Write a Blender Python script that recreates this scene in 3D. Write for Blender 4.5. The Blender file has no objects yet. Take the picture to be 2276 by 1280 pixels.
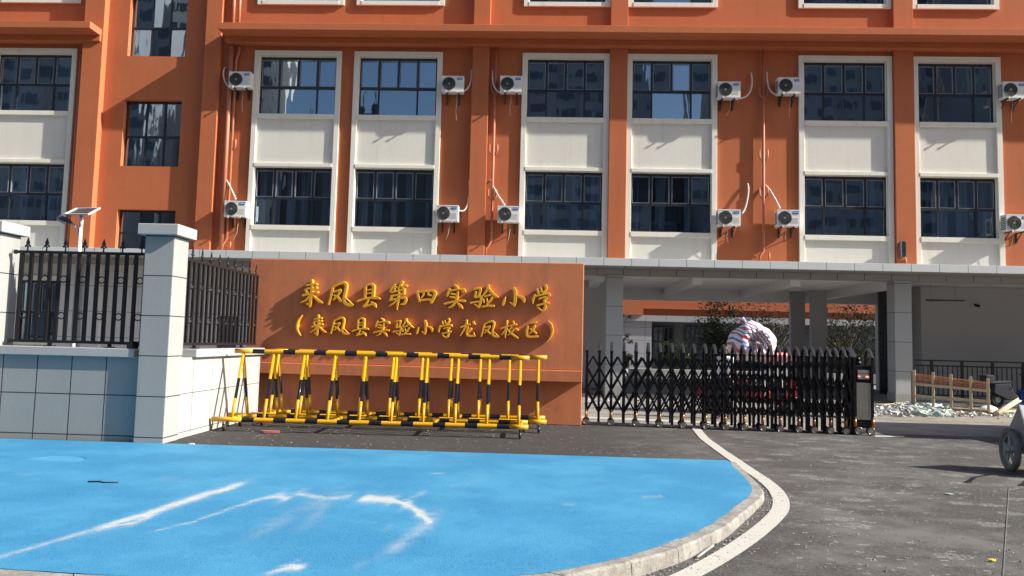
import bpy, bmesh, math, random
import numpy as np
from mathutils import Vector, Matrix
RAD = math.radians
random.seed(7)
C = bpy.context.scene.collection
SC = bpy.context.scene

# ------------------------------------------------------------------ camera
EYE = 1.65
F_PX = 1640.0            # focal length in pixels of the 2276 px wide photograph
YAW, PITCH, ROLL = RAD(2.2), RAD(4.2), RAD(1.4)
Rcam = (Matrix.Rotation(YAW, 3, 'Z') @ Matrix.Rotation(math.pi/2 + PITCH, 3, 'X') @ Matrix.Rotation(ROLL, 3, 'Z'))
cam_data = bpy.data.cameras.new('camera'); cam = bpy.data.objects.new('camera', cam_data); C.objects.link(cam)
cam_data.sensor_fit = 'HORIZONTAL'; cam_data.sensor_width = 36.0
cam_data.lens = 36.0 * F_PX / 2276.0
cam_data.clip_start = 0.05; cam_data.clip_end = 2000
cam.matrix_world = Matrix.Translation((0, 0, EYE)) @ Rcam.to_4x4()
SC.camera = cam

# ------------------------------------------------------------------ light
SUN_DIR = Vector((7.9, -1.5, 5.2)).normalized()       # towards the sun: from the right, grazing the facade
elev = math.asin(SUN_DIR.z); azim = math.atan2(SUN_DIR.x, SUN_DIR.y)
world = bpy.data.worlds.new('World'); SC.world = world; world.use_nodes = True
nt = world.node_tree; nt.nodes.clear()
sky = nt.nodes.new('ShaderNodeTexSky'); sky.sky_type = 'NISHITA'; sky.sun_disc = False
sky.sun_elevation = elev; sky.sun_rotation = azim; sky.air_density = 1.0; sky.dust_density = 1.6; sky.ozone_density = 1.0
bg = nt.nodes.new('ShaderNodeBackground'); bg.inputs['Strength'].default_value = 0.092
wo = nt.nodes.new('ShaderNodeOutputWorld')
nt.links.new(sky.outputs[0], bg.inputs[0]); nt.links.new(bg.outputs[0], wo.inputs[0])
sl = bpy.data.lights.new('sun', 'SUN'); sl.energy = 5.0; sl.angle = RAD(0.5); sl.color = (1.0, 0.93, 0.82)
so = bpy.data.objects.new('sun', sl); C.objects.link(so)
so.rotation_euler = SUN_DIR.to_track_quat('Z', 'Y').to_euler(); so.location = (30, -5, 30)
SC.view_settings.view_transform = 'Standard'; SC.view_settings.look = 'None'
SC.view_settings.exposure = 0.93; SC.view_settings.gamma = 1.0
SC.cycles.max_bounces = 8; SC.cycles.transparent_max_bounces = 12

# ------------------------------------------------------------------ pixel <-> place helpers
def ray(px, py):
    return Rcam @ Vector(((px - 1138.0)/F_PX, -(py - 640.0)/F_PX, -1.0))
def gp(px, py, z=0.0):                                # the point of height z seen at a photograph pixel
    d = ray(px, py); t = (z - EYE)/d.z
    return Vector((0, 0, EYE)) + d*t
def wp(px, py, Y):                                    # the point of depth Y seen at a photograph pixel
    d = ray(px, py); t = Y/d.y
    return Vector((0, 0, EYE)) + d*t

# ------------------------------------------------------------------ mesh builder
class MB:
    def __init__(s): s.v = []; s.f = []; s.m = []; s.s = []
    def add(s, vs, fs, mi=0, smooth=False):
        b = len(s.v); s.v += [tuple(v) for v in vs]
        for f in fs: s.f.append(tuple(i + b for i in f)); s.m.append(mi); s.s.append(smooth)
        return s
    def box(s, x0, x1, y0, y1, z0, z1, mi=0):
        return s.add([(x0,y0,z0),(x1,y0,z0),(x1,y1,z0),(x0,y1,z0),(x0,y0,z1),(x1,y0,z1),(x1,y1,z1),(x0,y1,z1)],
                     [(0,3,2,1),(4,5,6,7),(0,1,5,4),(1,2,6,5),(2,3,7,6),(3,0,4,7)], mi)
    def bar(s, p, q, w, h, up=(0,0,1), mi=0):         # a rectangular bar from p to q
        p = Vector(p); q = Vector(q); d = (q - p).normalized(); u = Vector(up)
        a = d.cross(u)
        if a.length < 1e-4: a = d.cross(Vector((0,1,0)))
        a.normalize(); u = a.cross(d).normalized(); a *= w/2; u *= h/2
        vs = [p-a-u, p+a-u, p+a+u, p-a+u, q-a-u, q+a-u, q+a+u, q-a+u]
        return s.add(vs, [(0,1,2,3),(7,6,5,4),(0,4,5,1),(1,5,6,2),(2,6,7,3),(3,7,4,0)], mi)
    def tube(s, pts, r, n=10, mi=0, caps=True, mis=None, smooth=True):
        pts = [Vector(p) for p in pts]; rs = r if isinstance(r, (list, tuple)) else [r]*len(pts)
        b = len(s.v); prev = None
        for i, p in enumerate(pts):
            d = (pts[min(i+1, len(pts)-1)] - pts[max(i-1, 0)]).normalized()
            if prev is None:
                a = d.cross(Vector((0,0,1)))
                if a.length < 1e-3: a = d.cross(Vector((0,1,0)))
            else: a = prev - d*prev.dot(d)
            a.normalize(); prev = a; c = d.cross(a)
            for k in range(n):
                t = 2*math.pi*k/n; s.v.append(tuple(p + (a*math.cos(t) + c*math.sin(t))*rs[i]))
        for i in range(len(pts)-1):
            for k in range(n):
                k2 = (k+1) % n
                s.f.append((b+i*n+k, b+i*n+k2, b+(i+1)*n+k2, b+(i+1)*n+k)); s.m.append(mis[i] if mis else mi); s.s.append(smooth)
        if caps:
            s.f.append(tuple(b+k for k in range(n))[::-1]); s.m.append(mis[0] if mis else mi); s.s.append(False)
            e = b+(len(pts)-1)*n; s.f.append(tuple(e+k for k in range(n))); s.m.append(mis[-1] if mis else mi); s.s.append(False)
        return s
    def prism(s, poly, axis, a, b, mi=0):             # closed 2-D outline swept along an axis from a to b
        n = len(poly)
        def P(u, v, w): return {'x': (w,u,v), 'y': (u,w,v), 'z': (u,v,w)}[axis]
        vs = [P(u, v, a) for u, v in poly] + [P(u, v, b) for u, v in poly]
        fs = [tuple(range(n))[::-1], tuple(range(n, 2*n))] + [(i, (i+1) % n, n+(i+1) % n, n+i) for i in range(n)]
        return s.add(vs, fs, mi)
    def ring(s, c, axis, r0, r1, n=24, mi=0):         # torus
        c = Vector(c); ax = Vector(axis).normalized(); a = ax.cross(Vector((0,0,1)))
        if a.length < 1e-3: a = ax.cross(Vector((1,0,0)))
        a.normalize(); b2 = ax.cross(a); m = 6; b = len(s.v)
        for i in range(n):
            t = 2*math.pi*i/n; dr = a*math.cos(t) + b2*math.sin(t)
            for k in range(m):
                q = 2*math.pi*k/m; s.v.append(tuple(c + dr*(r0 + r1*math.cos(q)) + ax*r1*math.sin(q)))
        for i in range(n):
            for k in range(m):
                s.f.append((b+i*m+k, b+((i+1) % n)*m+k, b+((i+1) % n)*m+(k+1) % m, b+i*m+(k+1) % m)); s.m.append(mi); s.s.append(True)
        return s
    def build(s, name, mats, parent=None, origin=None, bevel=0, fixn=True):
        mats = mats if isinstance(mats, (list, tuple)) else [mats]
        o3 = Vector(origin) if origin is not None else Vector((0,0,0))
        me = bpy.data.meshes.new(name)
        me.from_pydata([tuple(Vector(v) - o3) for v in s.v], [], s.f)
        for m in mats: me.materials.append(m)
        me.polygons.foreach_set('material_index', s.m); me.polygons.foreach_set('use_smooth', s.s)
        if fixn:
            bm = bmesh.new(); bm.from_mesh(me); bmesh.ops.recalc_face_normals(bm, faces=bm.faces); bm.to_mesh(me); bm.free()
        me.update()
        o = bpy.data.objects.new(name, me); C.objects.link(o)
        if parent is not None: o.parent = parent
        elif origin is not None: o.location = o3
        if bevel:
            b = o.modifiers.new('bevel', 'BEVEL'); b.width = bevel; b.segments = 2; b.limit_method = 'ANGLE'; b.angle_limit = RAD(40)
        return o
def tag(o, label=None, cat=None, group=None, kind=None):
    if label: o['label'] = label
    if cat: o['category'] = cat
    if group: o['group'] = group
    if kind: o['kind'] = kind
    return o
def thing(name, loc, label, cat, group=None, rz=0.0):
    o = bpy.data.objects.new(name, None); C.objects.link(o); o.location = loc; o.rotation_euler = (0,0,rz)
    o.empty_display_size = 0.2
    return tag(o, label, cat, group)
def copy_tree(o, parent=None):
    c = o.copy(); C.objects.link(c); c.parent = parent
    for ch in list(o.children): copy_tree(ch, c)
    return c
def struct(o): o['kind'] = 'structure'; return o

# ------------------------------------------------------------------ materials
class NT:
    def __init__(s, name):
        s.m = bpy.data.materials.new(name); s.m.use_nodes = True; s.t = s.m.node_tree; s.t.nodes.clear()
        s.out = s.t.nodes.new('ShaderNodeOutputMaterial'); s.b = s.t.nodes.new('ShaderNodeBsdfPrincipled')
        s.t.links.new(s.b.outputs[0], s.out.inputs[0]); s._p = None
    def n(s, ty, **k):
        nd = s.t.nodes.new('ShaderNode'+ty)
        for a, v in k.items(): setattr(nd, a, v)
        return nd
    def l(s, a, b): s.t.links.new(a, b)
    def setv(s, sock, v):
        if isinstance(v, (int, float)): sock.default_value = v
        elif isinstance(v, (tuple, list)): sock.default_value = tuple(v) if len(v) == 4 or sock.type == 'VECTOR' else (*v, 1)
        else: s.l(v, sock)
    def pos(s):
        if s._p is None: s._p = s.n('NewGeometry').outputs['Position']
        return s._p
    def objc(s): return s.n('TexCoord').outputs['Object']
    def math(s, op, a, b=0.0, c=None, clamp=False):
        nd = s.n('Math', operation=op, use_clamp=clamp); s.setv(nd.inputs[0], a); s.setv(nd.inputs[1], b)
        if c is not None: s.setv(nd.inputs[2], c)
        return nd.outputs[0]
    def mix(s, fac, a, b, bt='MIX'):
        nd = s.n('Mix', data_type='RGBA', blend_type=bt); s.setv(nd.inputs[0], fac); s.setv(nd.inputs[6], a); s.setv(nd.inputs[7], b)
        return nd.outputs[2]
    def scale(s, vec, xyz):
        nd = s.n('VectorMath', operation='MULTIPLY'); s.l(vec, nd.inputs[0]); nd.inputs[1].default_value = xyz; return nd.outputs[0]
    def noise(s, vec, sc, det=3, rough=0.55, dist=0.0):
        nd = s.n('TexNoise'); s.l(vec, nd.inputs['Vector']); nd.inputs['Scale'].default_value = sc
        nd.inputs['Detail'].default_value = det; nd.inputs['Roughness'].default_value = rough; nd.inputs['Distortion'].default_value = dist
        return nd.outputs[0]
    def voro(s, vec, sc, feat='F1', rnd=1.0):
        nd = s.n('TexVoronoi', feature=feat); s.l(vec, nd.inputs['Vector']); nd.inputs['Scale'].default_value = sc
        nd.inputs['Randomness'].default_value = rnd; return nd
    def ramp(s, fac, a, b):                           # smooth step
        nd = s.n('MapRange', interpolation_type='SMOOTHSTEP'); s.setv(nd.inputs[0], fac); nd.inputs[1].default_value = a; nd.inputs[2].default_value = b
        return nd.outputs[0]
    def sep(s, vec):
        nd = s.n('SeparateXYZ'); s.l(vec, nd.inputs[0]); return nd.outputs
    def bump(s, h, strength=0.3, dist=0.01):
        nd = s.n('Bump'); s.l(h, nd.inputs['Height']); nd.inputs['Strength'].default_value = strength; nd.inputs['Distance'].default_value = dist
        s.l(nd.outputs[0], s.b.inputs['Normal']); return nd
    def fin(s, col=None, rough=None, metal=None, spec=None):
        if col is not None: s.setv(s.b.inputs['Base Color'], col)
        if rough is not None: s.setv(s.b.inputs['Roughness'], rough)
        if metal is not None: s.setv(s.b.inputs['Metallic'], metal)
        if spec is not None: s.setv(s.b.inputs['Specular IOR Level'], spec)
        return s.m
def plain(name, col, rough=0.5, metal=0.0, var=0.12, sc=6.0, bump=0.0, spec=None, obj=False):
    t = NT(name); p = t.objc() if obj else t.pos()
    n1 = t.noise(p, sc, 4)
    k = t.math('MULTIPLY_ADD', n1, 2*var, 1.0 - var)
    c = t.mix(1.0, (*col, 1), t.n('CombineColor').outputs[0], 'MULTIPLY')
    comb = c.node.inputs[7].links[0].from_node
    for i in range(3): t.l(k, comb.inputs[i])
    r = t.math('MULTIPLY_ADD', n1, 0.2, rough - 0.1)
    if bump: t.bump(t.noise(p, 60, 3), bump, 0.004)
    return t.fin(c, r, metal, spec)
def plaster(name, col, streak=0.15, blotch=0.14, rough=0.85, bump=0.25, grime=0.0, gcol=(0.05,0.045,0.04), joints=(), jw=0.012, jcol=(0.035,0.038,0.042), mottle=None):
    t = NT(name); p = t.pos()
    st = t.noise(t.scale(p, (5, 5, 0.25)), 1.0, 4, 0.6)
    bl = t.noise(p, 0.9, 5, 0.6); fine = t.noise(p, 22, 4, 0.6)
    k = t.math('ADD', t.math('MULTIPLY_ADD', st, 2*streak, 1.0 - streak - blotch), t.math('MULTIPLY', bl, 2*blotch))
    k = t.math('MULTIPLY', k, t.math('MULTIPLY_ADD', fine, 0.16, 0.92))
    comb = t.n('CombineColor')
    for i in range(3): t.l(k, comb.inputs[i])
    c = t.mix(1.0, (*col, 1), comb.outputs[0], 'MULTIPLY')
    if mottle: c = t.mix(t.ramp(t.noise(t.scale(p, (1.0, 1.0, 0.6)), 1.7, 6, 0.65), 0.48, 0.72), c, (*mottle, 1))
    if grime:
        g = t.math('MULTIPLY', t.ramp(t.noise(t.scale(p, (3, 3, 0.35)), 1.3, 5, 0.65), 0.5, 0.78), grime)
        c = t.mix(g, c, (*gcol, 1))
    h = t.math('ADD', t.math('MULTIPLY', fine, 0.7), t.noise(p, 130, 2))
    for ax, sp, off in joints:                        # shadow-gap joints at a fixed spacing
        x = t.math('DIVIDE', t.math('SUBTRACT', t.sep(p)['XYZ'.index(ax)], off - jw/2), sp)
        fr = t.math('FRACT', t.math('ADD', x, 1000.0))
        msk = t.math('LESS_THAN', fr, jw/sp)
        c = t.mix(msk, c, (*jcol, 1))
    t.bump(h, bump, 0.004)
    return t.fin(c, rough, 0.0, 0.25)

M = {}
ORANGE = (0.49, 0.150, 0.064)
M['orange'] = plaster('orange_plaster', ORANGE, 0.06, 0.10, 0.85, 0.25, 0.28, (0.30,0.095,0.05))
M['orange_sign'] = plaster('orange_sign_plaster', (0.59, 0.205, 0.095), 0.10, 0.17, 0.8, 0.7, 0.55, (0.33,0.155,0.10), mottle=(0.45,0.165,0.09))
M['orange_paint'] = plain('orange_pipe_paint', (0.46, 0.165, 0.085), 0.5)
M['cream'] = plaster('cream_render', (0.80, 0.79, 0.71), 0.03, 0.05, 0.8, 0.15, 0.35, (0.56,0.51,0.42))
M['panel'] = plaster('cream_panel', (0.74, 0.73, 0.67), 0.04, 0.07, 0.8, 0.2, 0.40, (0.55,0.51,0.42))
M['granite'] = plaster('grey_granite_cladding', (0.40, 0.42, 0.43), 0.03, 0.06, 0.6, 0.1, 0.05, joints=(('Z', 0.94, 1.02),), jw=0.014)
M['fascia'] = plaster('grey_fascia_cladding', (0.56, 0.60, 0.62), 0.02, 0.06, 0.6, 0.1, 0.08, (0.34,0.35,0.36), joints=(('X', 0.86, 0.25),), jw=0.014)
M['soffit'] = plaster('grey_soffit', (0.36, 0.355, 0.35), 0.02, 0.06, 0.8, 0.1, joints=(('X', 0.86, 0.12),), jw=0.02)
M['ceiling'] = plaster('white_ceiling', (0.85, 0.85, 0.84), 0.0, 0.05, 0.9, 0.1)
M['grey_wall'] = plaster('grey_clad_wall', (0.60, 0.60, 0.61), 0.02, 0.06, 0.8, 0.1, joints=(('X', 1.35, -10.2), ('Z', 0.86, 0.62)), jw=0.014)
M['inner_wall'] = plaster('pale_grey_wall', (0.47, 0.47, 0.49), 0.02, 0.06, 0.8, 0.1)
M['rough_granite'] = plaster('rough_granite', (0.34, 0.335, 0.32), 0.02, 0.12, 0.9, 0.6, 0.3, (0.15,0.15,0.15))
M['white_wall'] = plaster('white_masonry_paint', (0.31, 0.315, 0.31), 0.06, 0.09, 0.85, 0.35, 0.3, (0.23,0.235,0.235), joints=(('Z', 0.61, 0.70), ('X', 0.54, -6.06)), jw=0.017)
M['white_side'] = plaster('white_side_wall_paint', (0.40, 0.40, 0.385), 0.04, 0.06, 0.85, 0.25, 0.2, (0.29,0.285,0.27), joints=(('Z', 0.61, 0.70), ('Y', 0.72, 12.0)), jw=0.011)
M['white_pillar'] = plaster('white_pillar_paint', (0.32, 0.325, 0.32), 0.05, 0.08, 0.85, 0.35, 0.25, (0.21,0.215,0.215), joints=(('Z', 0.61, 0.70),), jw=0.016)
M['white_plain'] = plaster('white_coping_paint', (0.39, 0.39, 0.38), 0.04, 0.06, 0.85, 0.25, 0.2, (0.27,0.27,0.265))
M['black_iron'] = plain('black_iron', (0.012, 0.012, 0.014), 0.35, 0.0, 0.3, 20)
M['gate_black'] = plain('black_gate_metal', (0.007, 0.007, 0.010), 0.38, 0.0, 0.3, 20, spec=0.25)
M['gate_cap'] = plain('gate_cap_metal', (0.055, 0.055, 0.06), 0.3, 0.5, 0.2, 20)
M['steel'] = plain('brushed_steel', (0.52, 0.50, 0.46), 0.28, 0.9, 0.12, 5)
M['amber'] = plain('amber_reflector', (0.34, 0.13, 0.035), 0.25, 0.3, 0.2, 20)
M['frame_dark'] = plain('dark_window_frame', (0.022, 0.027, 0.036), 0.3, 0.0, 0.15, 8)
M['silver'] = plain('silver_edge', (0.30, 0.32, 0.35), 0.35, 0.4, 0.1, 8)
M['yellow'] = plain('yellow_paint', (0.62, 0.32, 0.008), 0.38, 0.0, 0.10, 9)
M['black_band'] = plain('black_band_paint', (0.010, 0.011, 0.015), 0.25, 0.0, 0.2, 9)
M['gold'] = plain('gold_letter', (0.74, 0.37, 0.018), 0.55, 0.0, 0.10, 9)
M['ac_white'] = plain('white_ac_paint', (0.74, 0.75, 0.74), 0.45, 0, 0.04, 5, obj=True)
M['ac_dark'] = plain('dark_fan', (0.018, 0.020, 0.022), 0.5, 0, 0.1, obj=True)
M['ac_ring'] = plain('fan_ring', (0.10, 0.105, 0.11), 0.5, 0, 0.1, obj=True)
M['ac_blue'] = plain('blue_badge', (0.01, 0.14, 0.55), 0.4, 0, 0.05, obj=True)
M['hose'] = plain('white_hose_tape', (0.66, 0.64, 0.62), 0.6, 0, 0.08, 30, obj=True)
M['white_paint'] = plain('white_metal_paint', (0.75, 0.75, 0.74), 0.4, 0, 0.05)
M['curtain'] = plain('grey_blue_curtain', (0.70, 0.74, 0.78), 0.9, 0, 0.1, 3)
M['room'] = plain('dim_room', (0.16, 0.17, 0.19), 0.9, 0, 0.1, 3)
M['desk'] = plain('white_board', (0.75, 0.76, 0.76), 0.6, 0, 0.05, 3)
M['wood'] = plain('weathered_timber', (0.34, 0.25, 0.16), 0.8, 0, 0.3, 7, 0.3)
M['wood_pale'] = plain('pale_timber', (0.55, 0.43, 0.28), 0.8, 0, 0.25, 7, 0.3)
M['wood_red'] = plain('reddish_batten', (0.52, 0.22, 0.11), 0.8, 0, 0.25, 9, 0.2)
M['rubber'] = plain('dusty_rubber', (0.15, 0.148, 0.14), 0.85, 0, 0.35, 8)
M['galv'] = plain('dusty_galvanised', (0.30, 0.315, 0.31), 0.55, 0.3, 0.25, 5)
M['galv_pale'] = plain('pale_sheet_metal', (0.55, 0.62, 0.62), 0.5, 0.1, 0.2, 5)
M['red'] = plain('red_trike_paint', (0.55, 0.05, 0.05), 0.35, 0, 0.12, 5)
M['maroon'] = plain('dark_maroon_paint', (0.075, 0.022, 0.028), 0.4, 0, 0.15, 5)
M['pink'] = plain('pink_canopy', (0.80, 0.25, 0.27), 0.5, 0, 0.1, 5)
M['white_cloth'] = plain('white_cloth', (0.80, 0.81, 0.82), 0.9, 0, 0.06, 9)
M['dark_cloth'] = plain('dark_cloth', (0.03, 0.032, 0.045), 0.9, 0, 0.2, 9)
M['blue_cloth'] = plain('blue_cloth', (0.03, 0.09, 0.28), 0.9, 0, 0.2, 9)
M['red_cloth'] = plain('dull_red_cloth', (0.35, 0.08, 0.09), 0.9, 0, 0.2, 9)
M['skin'] = plain('skin', (0.42, 0.23, 0.15), 0.6, 0, 0.06, 9)
M['hair'] = plain('black_hair', (0.012, 0.010, 0.010), 0.6, 0, 0.2, 40)
M['hat'] = plain('pale_hat', (0.55, 0.58, 0.58), 0.8, 0, 0.2, 20)
M['bark'] = plain('bark', (0.07, 0.055, 0.042), 0.9, 0, 0.3, 12, 0.4)
t = NT('worn_kerb_granite'); p = t.pos()
c = t.mix(t.ramp(t.noise(p, 5, 6, 0.75), 0.36, 0.66), (0.36, 0.345, 0.32, 1), (0.23, 0.215, 0.195, 1)); c = t.mix(t.math('MULTIPLY', t.ramp(t.noise(p, 28, 5, 0.8), 0.52, 0.66), 0.7), c, (0.13, 0.12, 0.11, 1)); c = t.mix(t.math('MULTIPLY', t.ramp(t.noise(t.scale(p, (9, 9, 2)), 1.0, 4, 0.7), 0.58, 0.72), 0.6), c, (0.42, 0.41, 0.39, 1))
t.bump(t.math('ADD', t.noise(p, 22, 5, 0.75), t.noise(p, 90, 3, 0.7)), 0.9, 0.012); M['kerb'] = t.fin(c, 0.9)
t = NT('chalk_line'); p = t.pos(); c = t.mix(t.ramp(t.noise(p, 26, 5, 0.75), 0.44, 0.60), (0.085, 0.082, 0.078, 1), (0.22, 0.215, 0.205, 1)); M['chalk'] = t.fin(c, 0.9)
M['lens'] = plain('lamp_lens', (0.5, 0.52, 0.5), 0.3, 0, 0.05)
M['lamp_grey'] = plain('dark_lamp_shell', (0.10, 0.09, 0.14), 0.35, 0.3, 0.1)
M['screen'] = plain('grey_display', (0.22, 0.25, 0.26), 0.3, 0, 0.1)
t = NT('red_led'); t.b.inputs['Emission Color'].default_value = (1, 0.12, 0.06, 1); t.b.inputs['Emission Strength'].default_value = 2.5
M['led'] = t.fin((0.8, 0.1, 0.05), 0.4)
t = NT('solar_cells'); p = t.objc()
gx = t.math('LESS_THAN', t.math('FRACT', t.math('MULTIPLY', t.sep(p)[0], 8.0)), 0.07); gy = t.math('LESS_THAN', t.math('FRACT', t.math('MULTIPLY', t.sep(p)[1], 8.0)), 0.07)
M['solar'] = t.fin(t.mix(t.math('MAXIMUM', gx, gy), (0.02, 0.022, 0.035, 1), (0.22, 0.22, 0.24, 1)), 0.2)

def glass_mat(name, refl, tint):
    t = NT(name); p = t.pos()
    gl = t.n('BsdfGlossy'); gl.inputs['Roughness'].default_value = 0.015; gl.inputs['Color'].default_value = (0.66, 0.83, 1.0, 1)
    tr = t.n('BsdfTransparent'); tr.inputs['Color'].default_value = (*tint, 1)
    lw = t.n('LayerWeight'); lw.inputs['Blend'].default_value = 0.35
    fac = t.math('ADD', t.math('MULTIPLY', lw.outputs['Fresnel'], 0.5), refl, clamp=True)
    bm_ = t.n('Bump'); bm_.inputs['Strength'].default_value = 0.055; bm_.inputs['Distance'].default_value = 0.05
    t.l(t.noise(t.scale(p, (1.5, 1.0, 0.4)), 1.7, 2, 0.4), bm_.inputs['Height']); t.l(bm_.outputs[0], gl.inputs['Normal'])
    mx = t.n('MixShader'); t.l(fac, mx.inputs[0]); t.l(tr.outputs[0], mx.inputs[1]); t.l(gl.outputs[0], mx.inputs[2])
    t.l(mx.outputs[0], t.out.inputs[0]); t.t.nodes.remove(t.b)
    return t.m
M['glass'] = glass_mat('tinted_window_glass', 0.33, (0.34, 0.44, 0.56))

# asphalt of the apron and road: dark binder, pale aggregate, dusty drag marks
def asphalt(name, base, dust, dcol, spec_amt, fresh=False, fleck=0.75):
    t = NT(name); p = t.pos()
    ag = t.voro(p, 95.0); agc = t.n('SeparateColor'); t.l(ag.outputs['Color'], agc.inputs[0])
    c = t.mix(t.math('MULTIPLY', t.math('POWER', agc.outputs[0], 3.0), spec_amt), (*base, 1), (0.22, 0.21, 0.20, 1))
    c = t.mix(t.math('MULTIPLY', t.ramp(t.noise(p, 240, 3, 0.7), 0.45, 0.75), 0.5), c, tuple(b*0.45 for b in base) + (1,))
    big = t.noise(p, 0.45, 5, 0.62); med = t.noise(t.scale(p, (0.9, 1.3, 1)), 1.6, 7, 0.72)
    d = t.math('MULTIPLY', t.ramp(t.math('ADD', t.math('MULTIPLY', big, 0.45), t.math('MULTIPLY', med, 0.6)), 0.44, 0.70), dust)
    frs = None
    if fresh:                                         # the newer, darker asphalt of the apron left of the white line
        X_ = t.sep(p); frs = t.math('MULTIPLY', t.ramp(t.math('ADD', X_[0], t.math('MULTIPLY', t.noise(p, 0.8, 4), 3.0)), 4.4, 2.4), t.ramp(X_[1], 10.6, 11.0)); d = t.math('MULTIPLY', d, t.math('MULTIPLY_ADD', frs, -0.75, 1.0))
    c = t.mix(d, c, (*dcol, 1))
    if frs is not None: c = t.mix(t.math('MULTIPLY', frs, 0.45), c, (0.022, 0.021, 0.021, 1))
    fl = t.voro(t.scale(p, (0.8, 1.3, 1)), 13.0); fc = t.n('SeparateColor'); t.l(fl.outputs['Color'], fc.inputs[0])
    near = t.math('LESS_THAN', fl.outputs['Distance'], t.math('MULTIPLY', t.math('POWER', fc.outputs[1], 3.0), 0.42))
    fm = t.math('MULTIPLY', t.math('MULTIPLY', near, t.ramp(t.noise(p, 60, 3, 0.7), 0.46, 0.58)), t.ramp(t.noise(p, 0.5, 4, 0.6), 0.40, 0.58))
    c = t.mix(t.math('MULTIPLY', fm, fleck), c, (0.34, 0.33, 0.315, 1))
    if fresh:                                         # dried pale splashes left by the works
        bl = t.voro(t.scale(p, (0.8, 1.25, 1)), 2.6); bc_ = t.n('SeparateColor'); t.l(bl.outputs['Color'], bc_.inputs[0])
        bm2 = t.ramp(t.math('SUBTRACT', t.math('MULTIPLY', t.math('POWER', bc_.outputs[2], 1.5), 0.42), t.math('ADD', bl.outputs['Distance'], t.math('MULTIPLY', t.math('SUBTRACT', t.noise(p, 7, 5, 0.8), 0.5), 0.5))), 0.0, 0.10)
        bm2 = t.math('MULTIPLY', t.math('MULTIPLY', bm2, t.ramp(t.noise(p, 26, 5, 0.8), 0.44, 0.60)), t.ramp(t.sep(p)[0], 1.6, 3.4))
        c = t.mix(t.math('MULTIPLY', bm2, 0.7), c, (0.30, 0.29, 0.28, 1))
    h = t.math('ADD', t.math('MULTIPLY', ag.outputs['Distance'], -1.0), t.math('MULTIPLY', t.noise(p, 300, 2), 0.6))
    t.bump(h, 0.55, 0.006)
    return t.fin(c, 0.88, 0.0, 0.3)
M['asphalt'] = asphalt('asphalt', (0.044, 0.0425, 0.042), 0.9, (0.15, 0.143, 0.136), 0.5, True, 1.0)
M['forecourt'] = asphalt('dusty_concrete', (0.20, 0.19, 0.175), 0.85, (0.36, 0.335, 0.30), 0.5)
M['court'] = asphalt('court_paving', (0.32, 0.32, 0.31), 0.6, (0.42, 0.42, 0.40), 0.3)

t = NT('white_road_paint'); p = t.pos()
wear = t.ramp(t.math('ADD', t.math('MULTIPLY', t.noise(p, 2.2, 5, 0.7), 0.6), t.math('MULTIPLY', t.noise(p, 90, 3, 0.7), 0.4)), 0.54, 0.70)
spk = t.ramp(t.noise(p, 45, 2, 0.5), 0.66, 0.72)
c = t.mix(t.math('MULTIPLY', wear, 0.6), (0.46, 0.45, 0.41, 1), (0.27, 0.26, 0.235, 1)); c = t.mix(t.math('MULTIPLY', spk, 0.8), c, (0.12, 0.11, 0.10, 1))
t.bump(t.noise(p, 120, 3), 0.4, 0.005); M['road_paint'] = t.fin(c, 0.75)
t = NT('yellow_road_paint'); p = t.pos()
c = t.mix(t.ramp(t.noise(p, 9, 5, 0.7), 0.42, 0.6), (0.36, 0.30, 0.09, 1), (0.19, 0.18, 0.15, 1)); M['road_yellow'] = t.fin(c, 0.8)

t = NT('blue_resin_paving'); p = t.pos()
at = t.n('Attribute'); at.attribute_name = 'dust'
grain = t.voro(p, 75.0); gs = t.n('SeparateColor'); t.l(grain.outputs['Color'], gs.inputs[0])
c = t.mix(t.ramp(t.noise(p, 0.8, 6, 0.68), 0.38, 0.64), (0.026, 0.190, 0.378, 1), (0.050, 0.255, 0.450, 1))
c = t.mix(t.math('MULTIPLY', gs.outputs[0], 0.30), c, (0.085, 0.32, 0.50, 1))
pore = t.math('MAXIMUM', t.math('MULTIPLY', t.ramp(t.noise(p, 95, 3, 0.75), 0.56, 0.68), t.ramp(t.noise(p, 1.3, 4, 0.6), 0.25, 0.65)), t.math('MULTIPLY', t.ramp(t.noise(p, 38, 4, 0.8), 0.60, 0.70), t.ramp(t.noise(p, 0.9, 4, 0.6), 0.40, 0.62)))
c = t.mix(t.math('MULTIPLY', pore, 1.0), c, (0.008, 0.055, 0.12, 1))
c = t.mix(t.math('MULTIPLY', t.ramp(t.noise(t.scale(p, (0.5, 1.6, 1)), 1.1, 6, 0.7), 0.55, 0.80), 0.22), c, (0.16, 0.29, 0.40, 1))
dn = t.math('ADD', t.math('MULTIPLY', t.noise(p, 110, 3, 0.8), 0.60), t.math('MULTIPLY', t.noise(t.scale(p, (1, 1, 1)), 9, 5, 0.75), 0.40))
lo = t.math('SUBTRACT', 0.77, t.math('MULTIPLY', at.outputs['Fac'], 0.43))
nd = t.n('MapRange', interpolation_type='SMOOTHSTEP'); t.l(dn, nd.inputs[0]); t.l(t.math('SUBTRACT', lo, 0.08), nd.inputs[1]); t.l(t.math('ADD', lo, 0.17), nd.inputs[2])
dm = t.math('MULTIPLY', nd.outputs[0], t.ramp(at.outputs['Fac'], 0.03, 0.45))
hz_ = t.math('MULTIPLY', t.math('MULTIPLY', t.ramp(at.outputs['Fac'], 0.05, 0.9), t.ramp(t.noise(p, 4, 5, 0.7), 0.30, 0.62)), 0.42)
c = t.mix(t.math('MAXIMUM', t.math('MULTIPLY', dm, 0.95), hz_), c, (0.50, 0.51, 0.50, 1))
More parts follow.
